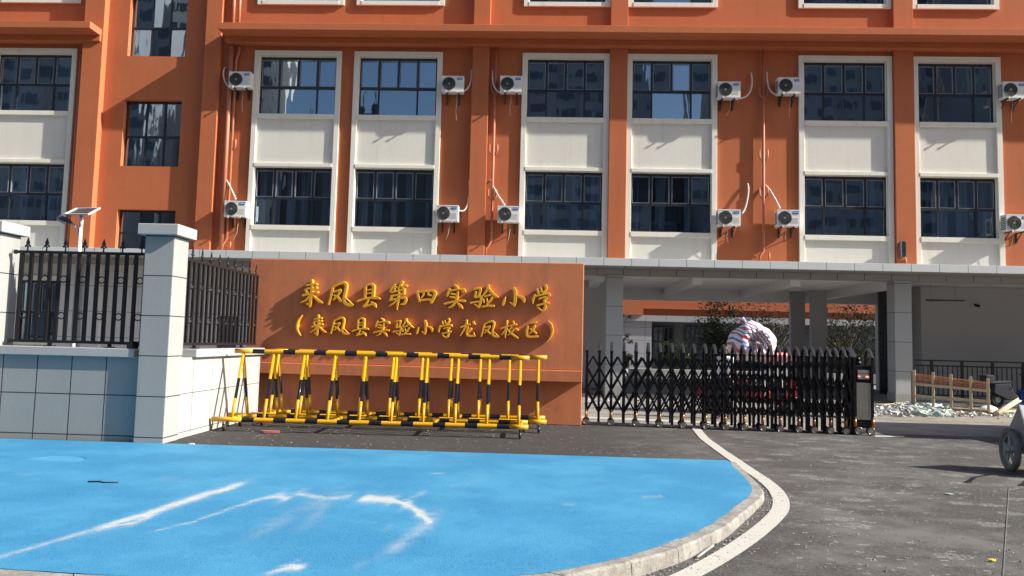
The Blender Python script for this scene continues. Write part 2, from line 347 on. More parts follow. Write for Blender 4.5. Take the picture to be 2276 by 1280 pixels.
h = t.math('ADD', t.math('MULTIPLY', grain.outputs['Distance'], -0.8), t.math('MULTIPLY', pore, -1.0))
t.bump(h, 0.5, 0.006)
M['blue'] = t.fin(c, 0.72, 0.0, 0.3)

t = NT('striped_woven_plastic'); p = t.objc(); s3 = t.sep(p)
rr = t.math('SQRT', t.math('ADD', t.math('POWER', s3[0], 2.0), t.math('POWER', s3[2], 2.0)))
ang = t.math('ARCTAN2', s3[2], s3[0])
dd = t.math('ADD', t.math('MULTIPLY', rr, 0.45), t.math('MULTIPLY', t.math('ADD', t.math('MULTIPLY', s3[2], 0.75), s3[0]), 0.62))
dd = t.math('ADD', dd, t.math('MULTIPLY', t.noise(p, 2.5, 2), 0.16)); dd = t.math('ADD', dd, t.math('MULTIPLY', t.math('SINE', t.math('MULTIPLY', ang, 11.0)), 0.010))
fr = t.math('FRACT', t.math('ADD', t.math('MULTIPLY', dd, 6.8), 10.0))
c = t.mix(t.math('LESS_THAN', fr, 0.20), (0.82, 0.80, 0.81, 1), (0.12, 0.19, 0.50, 1))
c = t.mix(t.math('MULTIPLY', t.math('GREATER_THAN', fr, 0.48), t.math('LESS_THAN', fr, 0.70)), c, (0.58, 0.12, 0.17, 1))
t.bump(t.math('ADD', t.math('MULTIPLY', t.math('SINE', t.math('MULTIPLY', t.math('ADD', ang, t.math('MULTIPLY', t.noise(p, 4, 2), 0.7)), 15.0)), t.ramp(rr, 0.42, 0.05)), t.noise(p, 14, 3)), 0.8, 0.035); M['bag'] = t.fin(c, 0.55)

def leafmat(name, a, b):
    t = NT(name); oi = t.n('NewGeometry')
    c = t.mix(t.noise(oi.outputs['Position'], 2.3, 3), (*a, 1), (*b, 1)); return t.fin(c, 0.6, 0, 0.3)
M['passage'] = asphalt('passage_paving', (0.16, 0.16, 0.16), 0.5, (0.22, 0.22, 0.21), 0.3)
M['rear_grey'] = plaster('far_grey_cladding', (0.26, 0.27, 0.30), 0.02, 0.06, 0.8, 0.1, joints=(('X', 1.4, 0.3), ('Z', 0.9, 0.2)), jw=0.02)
M['rear_dark'] = plain('far_shaded_wall', (0.06, 0.068, 0.08), 0.8)  # shade under the far fascia, darkened into the wall colour
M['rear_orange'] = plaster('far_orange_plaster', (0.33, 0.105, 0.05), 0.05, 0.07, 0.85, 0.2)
M['leaf_dark'] = leafmat('dark_foliage', (0.010, 0.022, 0.012), (0.028, 0.05, 0.022))
M['leaf_mid'] = leafmat('green_foliage', (0.02, 0.042, 0.016), (0.055, 0.085, 0.03))

# ------------------------------------------------------------------ SETTING: ground
def zblue(Y): return 0.006 + max(0.0, min(1.0, (11.0 - Y)/5.9))*0.115
def gpb(px, py):
    z = 0.05
    for _ in range(6): q = gp(px, py, z); z = zblue(q.y)
    return q
mb = MB(); mb.add([(-400,-400,-0.004),(400,-400,-0.004),(400,400,-0.004),(-400,400,-0.004)], [(0,1,2,3)])
struct(mb.build('ground', M['asphalt']))
mb = MB(); mb.add([(-40,15.55,0.0),(40,15.1,0.0),(40,23.2,0.0),(-40,23.2,0.0)], [(0,1,2,3)]); struct(mb.build('forecourt', M['forecourt']))
mb = MB(); mb.add([(-40,31.6,0.0),(40,31.6,0.0),(40,70,0.0),(-40,70,0.0)], [(0,1,2,3)]); struct(mb.build('courtyard', M['court']))

inner_px = [(1618,1026),(1650,1060),(1668,1080),(1672,1092),(1662,1104),(1640,1120),(1590,1160),(1500,1204),(1380,1240),(1210,1276)]
inner = [gpb(*q) for q in inner_px]
outer_px = [(1636,1026),(1672,1060),(1694,1082),(1700,1096),(1694,1106),(1668,1128),(1612,1172),(1510,1219),(1392,1251),(1262,1280)]
outer = [gpb(*q) for q in outer_px]
# continue both edges to the left, out of the frame along the front of the pavement
fy_l = gpb(0, 1266).y
inner += [gpb(950, 1291), gpb(650, 1294), gpb(380, 1288), gpb(170, 1277), gpb(0, 1265), Vector((-6, fy_l + .20, 0)), Vector((-14, fy_l + .35, 0))]
outer += [Vector((q.x, q.y - .17, 0)) for q in inner[len(outer):]]
def resample(pts, n):
    P = np.array([(p.x, p.y) for p in pts]); d = np.r_[0, np.cumsum(np.linalg.norm(np.diff(P, axis=0), axis=1))]
    # Catmull-like smoothing by dense linear sampling then averaging
    s_ = np.linspace(0, d[-1], n); X = np.interp(s_, d, P[:,0]); Y = np.interp(s_, d, P[:,1])
    for _ in range(2):
        X[1:-1] = (X[:-2] + X[1:-1]*2 + X[2:])/4; Y[1:-1] = (Y[:-2] + Y[1:-1]*2 + Y[2:])/4
    return np.c_[X, Y]
IN = resample(inner, 150); OUT = resample(outer, 150)
# blue pavement: dense sheet with a dust attribute taken from the drag marks
left_branch = IN[IN[:,1].argmin():][::-1]
ys = np.linspace(11.02, IN[:,1].min(), 280)
vs = []; NXC = 260
right_branch = IN[:IN[:,1].argmin()+1]
jr = random.Random(2); jj = 0.0
for y in ys:
    jj = jj*.85 + jr.uniform(-.004, .005)
    xr = np.interp(-y, -right_branch[:,1], right_branch[:,0]) if y < right_branch[0,1] else right_branch[0,0]
    xr += max(-.01, .012 + jj)
    for k in range(NXC):
        u = k/(NXC-1); x = -14 + (xr + 14)*(u**0.55) if False else xr - (xr + 14)*((1-u)**1.4)
        yb_ = max(y, float(np.interp(x, left_branch[:,0], left_branch[:,1]))) if x < left_branch[-1,0] else y
        vs.append((x, yb_, zblue(yb_) + 0.004))
fs = [(r*NXC+k, (r+1)*NXC+k, (r+1)*NXC+k+1, r*NXC+k+1) for r in range(len(ys)-1) for k in range(NXC-1)]
mb = MB(); mb.add(vs, fs); blue = struct(mb.build('blue_pavement', M['blue']))
marks = [  # drag marks of white dust: (photo px, width px, strength)
 ([(0,1238),(60,1222),(150,1195),(250,1165),(330,1145)], 16, 0.75), ([(250,1165),(330,1142),(400,1118),(450,1102),(505,1087)], 22, 1.0),
 ([(330,1150),(300,1163),(260,1168)], 14, 0.9), ([(350,1180),(430,1160),(500,1135),(560,1115),(625,1102)], 9, 0.75), ([(560,1115),(610,1103),(640,1108)], 14, 0.8),
 ([(600,1170),(660,1140),(720,1110)], 34, 0.42), ([(660,1098),(720,1108),(770,1106)], 14, 0.7), ([(690,1160),(720,1120)], 24, 0.45),
 ([(810,1108),(870,1112),(905,1122),(935,1142),(955,1160)], 13, 1.0), ([(955,1150),(945,1170),(915,1190),(880,1215)], 24, 0.62), ([(880,1215),(840,1240),(800,1255)], 18, 0.35),
 ([(900,1112),(935,1100)], 12, 0.6), ([(600,1275),(640,1262),(670,1262)], 12, 0.95), ([(620,1262),(660,1248)], 9, 0.6), ([(360,1065),(420,1075)], 25, 0.25), ([(1010,1080),(1060,1075)], 18, 0.28), ([(820,1163),(835,1162)], 4, 0.5),
 ([(855,1180),(868,1168)], 5, 0.5), ([(960,1053),(985,1052)], 2.5, 0.8), ([(1255,1123),(1275,1123)], 4, 0.55),([(1430,1105),(1470,1104)], 6, 0.5), ([(0,1010),(60,1008)], 6, .3), ([(20,1055),(70,1055)], 5,.35)]
V = np.array([v for v in vs]); dust = np.zeros(len(V))
# evaluate marks on the ground plane: convert mark widths to metres
for pts, wpx, st in marks:
    G = [gpb(*q) for q in pts]; P = np.array([(g.x, g.y) for g in G])
    wpx = wpx*2.3; wy = [abs(gpb(q[0], q[1]+wpx/2).y - gpb(q[0], q[1]-wpx/2).y)/2 for q in pts]; wx = [abs(gpb(q[0]+wpx/2, q[1]).x - gpb(q[0]-wpx/2, q[1]).x)/2 for q in pts]
    for i in range(len(P)-1):
        a, b = P[i], P[i+1]; ab = b - a; tt = np.clip(((V[:,:2]-a)@ab)/(ab@ab), 0, 1)
        dv = V[:,:2] - (a + tt[:,None]*ab); sy = np.maximum(wy[i]*(1-tt) + wy[i+1]*tt, .045); sx = wx[i]*(1-tt) + wx[i+1]*tt
        d2 = (dv[:,0]/np.maximum(sx, 0.03))**2 + (dv[:,1]/np.maximum(sy, 0.02))**2
        dust = np.maximum(dust, st*np.exp(-d2*1.1))
a = blue.data.attributes.new('dust', 'FLOAT', 'POINT'); a.data.foreach_set('value', dust.astype(np.float32))
# kerb stones along the curved edge (one strip, cut into stones)
mb = MB(); L = np.r_[0, np.cumsum(np.linalg.norm(np.diff(OUT, axis=0), axis=1))]; stone = 0.62
def atL(A, s_): return np.array([np.interp(s_, L, A[:,0]), np.interp(s_, L, A[:,1])])
s0 = 0.0
while s0 < L[-1] - 0.02:
    s1 = min(s0 + stone*random.uniform(0.9, 1.1), L[-1]); m = max(2, int((s1-s0)/0.07)); dz = random.uniform(-0.004, 0.006)
    rows = []
    for j in range(m+1):
        q = s0 + 0.004 + (s1 - s0 - 0.008)*j/m; i_, o_ = atL(IN, q), atL(OUT, q); zt = zblue(o_[1]) + 0.001 + dz*.3
        i2 = i_ - (o_ - i_)*0.12; mid = o_ - (o_ - i_)*0.12
        jit = random.uniform(-.005,.004)
        rows.append([(i2[0], i2[1], -0.02), (i2[0], i2[1], zt + 0.001), (mid[0], mid[1], zt + jit), (o_[0], o_[1], zt - 0.018 + jit), (o_[0] + (o_[0]-i_[0])*0.06, o_[1] + (o_[1]-i_[1])*0.06, -0.02)])
    b = len(mb.v); mb.v += [p for r in rows for p in r]
    for j in range(m):
        for k in range(4): mb.f.append((b+j*5+k, b+j*5+k+1, b+(j+1)*5+k+1, b+(j+1)*5+k)); mb.m.append(0); mb.s.append(False)
    for j in (0, m): mb.f.append(tuple(b+j*5+k for k in range(5))); mb.m.append(0); mb.s.append(False)
    s0 = s1
struct(mb.build('kerb_strip', M['kerb'], fixn=True))
# white edge line
cl = [(1545,950),(1566,975),(1600,1000),(1652,1036),(1700,1068),(1725,1090),(1737,1112),(1735,1135),(1712,1160),(1676,1190),(1630,1222),(1580,1252),(1520,1284),(1430,1318)]
cl = resample([gp(*q) for q in cl], 90); mb = MB(); rows = []
for i in range(len(cl)):
    d = cl[min(i+1, len(cl)-1)] - cl[max(i-1, 0)]; d /= np.linalg.norm(d); n_ = np.array([-d[1], d[0]])*0.085
    rows += [(cl[i][0]+n_[0], cl[i][1]+n_[1], 0.0045), (cl[i][0]-n_[0], cl[i][1]-n_[1], 0.0045)]
mb.add(rows, [(2*i, 2*i+1, 2*i+3, 2*i+2) for i in range(len(cl)-1)]); struct(mb.build('road_marking', M['road_paint']))
mb = MB(); a0, b0 = gp(1290, 929), gp(1700, 946); a1, b1 = gp(1290, 925.5), gp(1700, 942)
mb.add([(a0.x,a0.y,.004),(b0.x,b0.y,.004),(b1.x,b1.y,.004),(a1.x,a1.y,.004)], [(0,1,2,3)])
a0, b0 = gp(1945, 971), gp(2010, 972); a1, b1 = gp(1945, 968), gp(2010, 969.5)
mb.add([(a0.x,a0.y,.004),(b0.x,b0.y,.004),(b1.x,b1.y,.004),(a1.x,a1.y,.004)], [(0,1,2,3)]); struct(mb.build('road_marking', M['road_paint']))
mb = MB(); a0, b0 = gp(1985, 933.5), gp(2240, 939.5); a1, b1 = gp(1985, 931), gp(2240, 937.5)
mb.add([(a0.x,a0.y,.004),(b0.x,b0.y,.004),(b1.x,b1.y,.004),(a1.x,a1.y,.004)], [(0,1,2,3)]); struct(mb.build('road_marking', M['road_yellow']))
mb = MB(); a0, b0 = gp(2243, 1082), gp(2229, 1300); mb.add([(a0.x-.005,a0.y,.0035),(b0.x-.004,b0.y,.0035),(b0.x+.004,b0.y,.0035),(a0.x+.005,a0.y,.0035)], [(0,1,2,3)]); struct(mb.build('road_marking', M['chalk']))
# loose grit in the gutter and scattered over the road
def pebble(mb, x, y, z, r):
    vs = [(x+random.uniform(-r,r), y+random.uniform(-r,r), z) for _ in range(4)] + [(x+random.uniform(-.4,.4)*r, y+random.uniform(-.4,.4)*r, z+r*random.uniform(.5,.9))]
    a = random.uniform(0, 6.28); base = [(x+r*math.cos(a+k*1.57)*random.uniform(.6,1.1), y+r*math.sin(a+k*1.57)*random.uniform(.6,1.1), z) for k in range(4)]
    mb.add(base + [vs[-1]], [(0,1,4),(1,2,4),(2,3,4),(3,0,4)])
mb = MB(); mb2 = MB()
for _ in range(2600):
    i = random.randrange(8, 140); q = random.random()**1.3; o_, i_ = OUT[i], IN[i]; d = (o_ - i_); d = d/np.linalg.norm(d)
    x, y = o_ + d*(0.03 + 0.20*q) + np.random.uniform(-.02, .02, 2); pebble(mb if random.random() < .45 else mb2, x, y, 0.0, random.uniform(.004, .014))
for _ in range(700):
    p = gp(random.uniform(1150, 2276), random.uniform(965, 1275)**1.0); pebble(mb if random.random() < .7 else mb2, p.x, p.y, 0.0, random.uniform(.004, .011)*random.choice((1,1,1.4)))
for _ in range(80):
    p = gp(random.uniform(420, 1290), random.uniform(950, 1000)); 
    if p.y > 11.1: pebble(mb, p.x, p.y, 0.004, random.uniform(.006, .016))
M['grit_pale'] = plain('pale_grit', (0.34, 0.33, 0.31), 0.9, 0, 0.3, 40); M['grit_dark'] = plain('dark_grit', (0.15, 0.14, 0.13), 0.9, 0, 0.3, 40)
tag(mb.build('gravel', M['grit_pale'], fixn=False), 'pale loose grit scattered along the kerb and over the asphalt', 'gravel', kind='stuff')
tag(mb2.build('gravel', M['grit_dark'], fixn=False), 'dark loose grit in the gutter beside the kerb', 'gravel', kind='stuff')
# ------------------------------------------------------------------ SCHOOL BUILDING
YW = 24.11                                            # plane of the upper facade
def fx(px, py, Y=YW): return wp(px, py, Y).x
sb = thing('school_building', (0, YW, 0), 'long orange school block with cream window bays over a grey ground floor', 'building')
O = (0, YW, 0)
def bp(mb, name, mats, parent=None, bevel=0):         # a part of the building, built in world coordinates
    o = mb.build(name, mats, parent or sb, O, bevel); return o
# floor levels
LV = [(5.35, 7.33), (9.13, 11.15), (13.08, 15.0)]     # glass bottom/top of the three storeys
bays = [(568.3, 761.2), (789.1, 984.9), (1162.0, 1356.8), (1394.5, 1593.7), (1773.5, 1980.5), (2026, 2220.5)]
BX = [(fx(a, 118), fx(b, 119)) for a, b in bays]
BX[2] = (BX[2][0], BX[2][1] - 0.02)
xl = fx(175, 108); BX = [(xl - 2.98, xl)] + BX
BX.append((BX[-1][1] + 4.4, BX[-1][1] + 7.38))
X0, X1 = -24.0, 24.0
FRW = 0.17                                            # width of the cream surround
# window openings: (x0, x1, z0, z1)
opens = []
for (a, b) in BX:
    for (z0, z1) in LV: opens.append((a + FRW, b - FRW, z0, z1))
st = [(fx(262,467), fx(391,467), 3.98, 5.80), (fx(275,222), fx(404,222), 7.27, 9.56), (fx(291,125), fx(416,125), 11.10, 13.4)]
sx0, sx1 = -14.30, -12.30
ST = [(sx0, sx1, 4.36, 5.80), (sx0, sx1, 7.28, 9.57), (sx0, sx1, 11.10, 13.39)]
opens += ST
# wall with real openings: cells between the sorted cuts
xs = sorted({X0, X1} | {o[0] for o in opens} | {o[1] for o in opens}); zs = sorted({4.2, 16.4} | {o[2] for o in opens} | {o[3] for o in opens})
mb = MB()
def inside(xc, zc): return any(o[0] < xc < o[1] and o[2] < zc < o[3] for o in opens)
for i in range(len(xs)-1):
    j = 0
    while j < len(zs)-1:
        if inside((xs[i]+xs[i+1])/2, (zs[j]+zs[j+1])/2): j += 1; continue
        k = j
        while k+1 < len(zs)-1 and not inside((xs[i]+xs[i+1])/2, (zs[k+1]+zs[k+2])/2): k += 1
        x0, x1, z0, z1 = xs[i], xs[i+1], zs[j], zs[k+1]
        b = len(mb.v); mb.add([(x0,YW,z0),(x1,YW,z0),(x1,YW,z1),(x0,YW,z1)], [(0,1,2,3)])
        j = k+1
for (x0, x1, z0, z1) in opens:                        # reveals
    y2 = YW + 0.24
    mb.add([(x0,YW,z0),(x1,YW,z0),(x1,YW,z1),(x0,YW,z1),(x0,y2,z0),(x1,y2,z0),(x1,y2,z1),(x0,y2,z1)], [(0,1,5,4),(1,2,6,5),(2,3,7,6),(3,0,4,7)])
bp(mb, 'wall', M['orange'])
# end walls, roof, back: the solid block behind the facade
mb = MB(); mb.box(X0, X1, YW+6.9, YW+7.2, 4.2, 16.4); mb.box(X0-0.2, X0, YW, YW+7.2, 0, 16.4); mb.box(X1, X1+0.2, YW, YW+7.2, 0, 16.4); bp(mb, 'rear_wall', M['orange'])
mb = MB(); mb.box(X0-.4, X1+.4, YW-.3, YW+7.4, 16.41, 16.7); bp(mb, 'roof', M['soffit'])
mb = MB()
for z in (8.2, 12.15): mb.box(X0, X1, YW+0.3, YW+6.88, z, z+0.15)
mb.box(X0, X1, YW+4.2, YW+4.3, 4.4, 16.3); bp(mb, 'interior', M['room'])
# pilasters
PIL = [(-15.72, -15.02, .27), (-11.53, -10.98, .20), (-2.42, -1.86, .20), (BX[3][1]+0.004, BX[4][0]-0.004, .15), (BX[5][1]+.02, BX[6][0]-.004, .15)]
for i, (a, b, d) in enumerate(PIL):
    mb = MB(); z1 = 16.35
    if i == 0 or i == 1: mb.box(a, b, YW-d, YW-0.002, 4.37, z1)
    else: mb.box(a, b, YW-d, YW-0.002, 4.37, 11.68); mb.box(a, b, YW-d, YW-0.002, 11.91, z1)
    bp(mb, 'pilaster', M['orange'], bevel=0.012)
# string course between second and third storey (fascia, soffit, stepped bed moulding)
def course(xa, xb):
    mb = MB(); mb.box(xa, xb, YW-0.92, YW-0.003, 11.68, 11.91); mb.box(xa+.01, xb-.01, YW-0.34, YW-0.003, 11.48, 11.678)
    return bp(mb, 'cornice', M['orange'], bevel=0.012)
XBL = wp(200, 60, YW-.92).x; XBR = wp(484, 60, YW-.92).x
course(X0, XBL); course(XBR, X1)
# cream surrounds with spandrel panels, one tall bay each
for bi, (a, b) in enumerate(BX):
    mb = MB(); yf, yb = YW-0.075, YW-0.003
    def mem(x0, x1, z0, z1, pr=0.0): mb.box(x0, x1, yf-pr, yb, z0, z1)
    mem(a, a+FRW, 4.37, 11.32); mem(b-FRW, b, 4.37, 11.32); mem(a+FRW, b-FRW, 11.15, 11.32)
    for z0, z1 in ((8.98, 9.13), (7.33, 7.45), (5.19, 5.35)): mem(a+FRW, b-FRW, z0, z1, 0.012)
    mem(a, a+FRW, 12.93, 15.17); mem(b-FRW, b, 12.93, 15.17); mem(a+FRW, b-FRW, 15.0, 15.17); mem(a+FRW, b-FRW, 12.93, 13.08, .012)
    # inner reveals in cream
    for z0, z1 in LV:
        mb.box(a+FRW-.002, a+FRW+.012, YW, YW+.09, z0, z1); mb.box(b-FRW-.012, b-FRW+.002, YW, YW+.09, z0, z1)
        mb.box(a+FRW+.012, b-FRW-.012, YW, YW+.09, z1-.012, z1+.002); mb.box(a+FRW+.012, b-FRW-.012, YW, YW+.09, z0-.002, z0+.012)
    s = bp(mb, 'window_surround', M['cream'], bevel=0.008)
    for z0_, z1_ in ((7.45, 8.98), (4.37, 5.19)): bp(MB().box(a+FRW, b-FRW, YW-.012, YW-.003, z0_, z1_), 'spandrel_panel', M['panel'])
# windows
def window(x0, x1, z0, z1, kind, yoff, curtain=None, boards=False):
    y = YW + yoff; mb = MB(); fr = 0.042; w = x1 - x0; h = z1 - z0
    mb.box(x0, x0+fr, y, y+.06, z0, z1); mb.box(x1-fr, x1, y, y+.06, z0, z1); mb.box(x0+fr, x1-fr, y, y+.06, z0, z0+fr); mb.box(x0+fr, x1-fr, y, y+.06, z1-fr-.03, z1)
    zt = z0 + h*(0.47 if kind == 'bay' else 0.46)
    mb.box(x0+fr, x1-fr, y-.004, y+.056, zt-.035, zt+.035)
    if kind == 'bay':
        lo = [.25, .75]; up = [.25, .5, .75]
    else:
        lo = [.36, .68]; up = [.36, .68]
    for u in lo: mb.box(x0+w*u-.028, x0+w*u+.028, y+.002, y+.058, z0+fr, zt-.035)
    for u in up: mb.box(x0+w*u-.03, x0+w*u+.03, y+.002, y+.058, zt+.035, z1-fr-.03)
    if kind == 'bay':                                 # pale edges of the opening sashes
        ed = [0] + up + [1]
        for i in range(4):
            a_, b_ = x0 + w*ed[i] + .045, x0 + w*ed[i+1] - .045
            za, zb = zt + .05, z1 - fr - .06; e = .014
            mb.box(a_, a_+e, y-.010, y+.03, za, zb, 1); mb.box(b_-e, b_, y-.010, y+.03, za, zb, 1); mb.box(a_+e, b_-e, y-.010, y+.03, za, za+e, 1); mb.box(a_+e, b_-e, y-.010, y+.03, zb-e, zb, 1)
    o = bp(mb, 'window', [M['frame_dark'], M['silver']])
    # panes: each light very slightly out of true, so reflections break from pane to pane
    mb = MB()
    def pane(a_, b_, c_, d_):
        t1, t2 = random.uniform(-.007,.007), random.uniform(-.005,.005); yy = y + .03
        mb.add([(a_,yy-t1-t2,c_),(b_,yy+t1-t2,c_),(b_,yy+t1+t2,d_),(a_,yy-t1+t2,d_)], [(0,1,2,3)])
    L_ = [0] + lo + [1]; U_ = [0] + up + [1]
    for i in range(len(L_)-1): pane(x0+w*L_[i]+.02, x0+w*L_[i+1]-.02, z0+.03, zt-.02)
    for i in range(len(U_)-1): pane(x0+w*U_[i]+.02, x0+w*U_[i+1]-.02, zt+.02, z1-.06)
    mb.build('pane', M['glass'], o, None)
    if curtain:
        mb = MB(); rnd = random.Random(int(x0*100))
        for (u0, u1) in curtain:
            n = max(6, int((u1-u0)*w/0.035)); rows = []
            for i in range(n+1):
                xx = x0 + w*(u0 + (u1-u0)*i/n); yy = y + .32 + .045*math.sin(i*1.25 + rnd.random()*.8) 
                rows += [(xx + .02*math.sin(i*.7), yy, z0 + .05), (xx, yy*.98 + (y+.32)*.02, z1 - .02)]
            mb.add(rows, [(2*i, 2*i+2, 2*i+3, 2*i+1) for i in range(n)], 0, True)
        mb.build('curtain', M['curtain'], o, None, fixn=False)
    if boards:
        mb = MB(); 
        for u0, u1 in boards: mb.box(x0+w*u0, x0+w*u1, y+1.1, y+1.13, z0-.3, z0+.55)
        mb.build('cabinet', M['desk'], o, None)
    return o
def fixkids():
    for o in sb.children:
        if o.name.startswith('window') and not o.name.startswith('window_s'):
            pass
kids_before = set(bpy.data.objects)
cur = {1: [(.02,.10),(.18,.30),(.38,.50),(.56,.66),(.84,.98)], 2: [(.02,.14),(.22,.33),(.44,.52),(.62,.72),(.88,.98)], 3: [(.02,.12),(.3,.42),(.62,.70),(.86,.97)], 4: [(.05,.12),(.33,.45),(.7,.78)], 5: [(.03,.10),(.86,.95)], 6: [(.03,.12),(.24,.44),(.56,.70),(.86,.97)], 0: [(.3,.42),(.6,.8)]}
brd = {3: [(.33,.60),(.63,.95)], 4: [(.30,.66)], 5: [(.31,.46),(.5,.68)]}
for i, (a, b) in enumerate(BX):
    for k, (z0, z1) in enumerate(LV):
        window(a+FRW+.012, b-FRW-.012, z0+.012, z1-.012, 'bay', 0.09, cur.get(i) if k == 0 else ([(.04,.12),(.86,.95)] if k == 1 and i in (0,) else None), brd.get(i) if k == 0 else None)
for (x0, x1, z0, z1) in ST: window(x0, x1, z0, z1, 'stair', 0.17)
for o in bpy.data.objects:                            # panes, curtains: built in world space, now seated under their window
    if o not in kids_before and o.parent is not None and o.parent.name.split('.')[0] == 'window':
        for v in o.data.vertices: v.co -= Vector(O)
# downpipes with their little branch fittings
def pipe(pts, r=.045): 
    mb = MB()
    for pl, rr in pts: mb.tube(pl, rr, 10)
    return bp(mb, 'downpipe', M['orange_paint'])
def fork(x, z, y, both=True, s=1):
    r = [([(x, y, z-.28), (x-.13*s, y-.01, z-.12), (x-.13*s, y-.01, z+.12)], .028)]
    if both: r.append(([(x, y, z-.28), (x+.13*s, y-.01, z-.12), (x+.13*s, y-.01, z+.12)], .028))
    return r
yp = YW - .10
x_ = fx(508, 250, yp); pipe([([(x_, yp-.02, 11.5), (x_, yp-.02, 4.4)], .075), ([(x_, yp-.02, 13.8), (x_, yp-.02, 11.96)], .06)])
x_ = fx(519, 250, yp); pipe([([(x_+.08, yp, 11.5), (x_+.08, yp, 11.2), (x_, yp, 11.0), (x_, yp, 4.85), (x_-.12, yp, 4.65), (x_-.14, yp, 4.4)], .042), ([(x_, yp, 4.62), (x_+.12, yp, 4.5), (x_+.13, yp, 4.75)], .03), ([(x_+.02, yp, 13.8), (x_+.02, yp, 11.96)], .05)] + fork(x_, 8.1, yp, False, -1))
x_ = fx(1099, 250, yp); pipe([([(x_, yp, 11.5), (x_, yp, 4.95), (x_-.1, yp, 4.75), (x_-.16, yp, 4.7), (x_-.16, yp, 4.4)], .042)] + fork(x_, 10.15, yp) + fork(x_, 8.05, yp) + fork(x_, 6.55, yp))
x_ = fx(1697, 300, yp); pipe([([(x_, yp, 11.5), (x_, yp, 4.8), (x_-.12, yp, 4.62), (x_-.14, yp, 4.4)], .042), ([(x_+.18, yp, 4.75), (x_+.18, yp, 4.4)], .03)] + fork(x_, 10.1, yp) + fork(x_, 8.0, yp) + fork(x_, 6.75, yp))
x_ = fx(172, 250, yp); pipe([([(x_, yp, 11.2), (x_, yp, 4.4)], .042)] + fork(x_, 9.9, yp, False, -1) + fork(x_, 7.4, yp, False, -1))
# ground floor: canopy fascia, soffit, front beam, ceiling, columns
YF = YW - 1.0
mb = MB(); mb.box(X0, X1, YF, YF+.08, 4.12, 4.36); bp(mb, 'fascia', M['fascia'], bevel=.006)
mb = MB(); mb.box(X0, X1, YF+.082, YW+.3, 4.16, 4.355); bp(mb, 'canopy_slab', M['white_plain'])
mb = MB(); mb.box(X0, X1, YF+.05, YW-.002, 4.130, 4.155); mb.box(X0, X1, YW, YW+.45, 3.93, 4.12); bp(mb, 'soffit', M['soffit'])
mb = MB(); mb.box(X0, X1, YW+.45, YW+7.4, 4.06, 4.2)
for k in range(7): mb.box(0.6, 12.3, YW+1.3+k*.8, YW+1.42+k*.8, 3.99, 4.06)
for xx in (1.95, 5.2, 8.4, 11.7): mb.box(xx-.16, xx+.16, YW+.46, YW+6.7, 3.72, 4.055)
mb.box(-3, 24, YW+6.7, YW+7.1, 3.55, 4.055); bp(mb, 'ceiling', M['ceiling'])
cw = 0.27
COL = [(wp(1365, 760, YW).x, YW), (wp(2008, 760, YW).x, YW), (11.65+8.6, YW)]
for cx, cy in COL:
    mb = MB(); mb.box(cx-cw, cx+cw, cy-.02, cy+.52, .34, 3.928, 0); mb.box(cx-cw-.02, cx+cw+.02, cy-.04, cy+.54, 0, .338, 1)
    bp(mb, 'column', [M['granite'], M['rough_granite']], bevel=.01)
for px_, yy, w_ in ((1322, YW+3.2, .42), (1774, YW+6.6, .29), (1821, YW+5.4, .30)):
    cx = wp(px_, 740, yy).x; mb = MB(); mb.box(cx-w_, cx+w_, yy, yy+(.6 if w_ > .4 else .22), 0, 4.05); bp(mb, 'column', M['inner_wall'])
# enclosed ground floor on the left, behind the fence
xg1 = wp(640, 640, YW+.3).x
mb = MB(); gx0, gx1, gz0, gz1 = fx(36, 760, YW+.2), fx(124, 760, YW+.2), 1.32, 3.35
for (a, b, c_, d_) in ((X0, gx0, 0, 4.1), (gx1, xg1, 0, 4.1), (gx0, gx1, 0, gz0), (gx0, gx1, gz1, 4.1)): mb.box(a, b, YW+.2, YW+.45, c_, d_)
mb.box(xg1-.25, xg1, YW+.45, YW+7, 0, 4.05); bp(mb, 'ground_floor_wall', M['grey_wall'])
mb = MB(); 
for (a, b, c_, d_) in ((gx0-.14, gx0, gz0-.14, gz1+.16), (gx1, gx1+.14, gz0-.14, gz1+.16), (gx0, gx1, gz1, gz1+.16), (gx0, gx1, gz0-.14, gz0)): mb.box(a, b, YW+.12, YW+.198, c_, d_)
bp(mb, 'window_surround', M['cream'])
kb = set(bpy.data.objects); window(gx0, gx1, gz0, gz1, 'bay', .28)
for o in list(bpy.data.objects):
    if o not in kb and o.name.startswith('pane'):
        for v in o.data.vertices: v.co -= Vector(O)
mb = MB(); mb.box(gx0-.5, gx1+.5, YW+1.6, YW+1.7, 0, 4); bp(mb, 'interior', M['room'])
for px_ in (150, 205, 470):                            # engaged piers of the ground-floor wall
    cx = wp(px_, 650, YW).x; mb = MB(); mb.box(cx-.3, cx+.3, YW-.0, YW+.19, 0, 3.92); bp(mb, 'column', M['grey_wall'])
# right-hand ground floor: pale set-back wall with a dark slot beside the column
yr = YW + 3.3; xr0 = wp(2048, 740, yr).x
mb = MB(); mb.box(xr0, X1, yr, yr+.3, 0, 4.05); mb.box(xr0, xr0+.3, yr+.3, YW+7, 0, 4.05); bp(mb, 'ground_floor_wall', M['inner_wall'])
mb = MB(); mb.box(xr0-1.1, xr0-.02, yr+.9, yr+1.0, 0, 4.0); bp(mb, 'slot_shade', M['frame_dark'])  # dark sheet standing in for the shade of the recess
mb = MB(); mb.box(-3, X1, YW+.1, YW+7.3, -.02, .05); mb.box(2.2, 11.2, YW+1.2, YW+7.3, .05, .15); mb.box(2.2, 11.2, YW+1.6, YW+7.3, .15, .28); struct(mb.build('passage_floor', M['passage']))
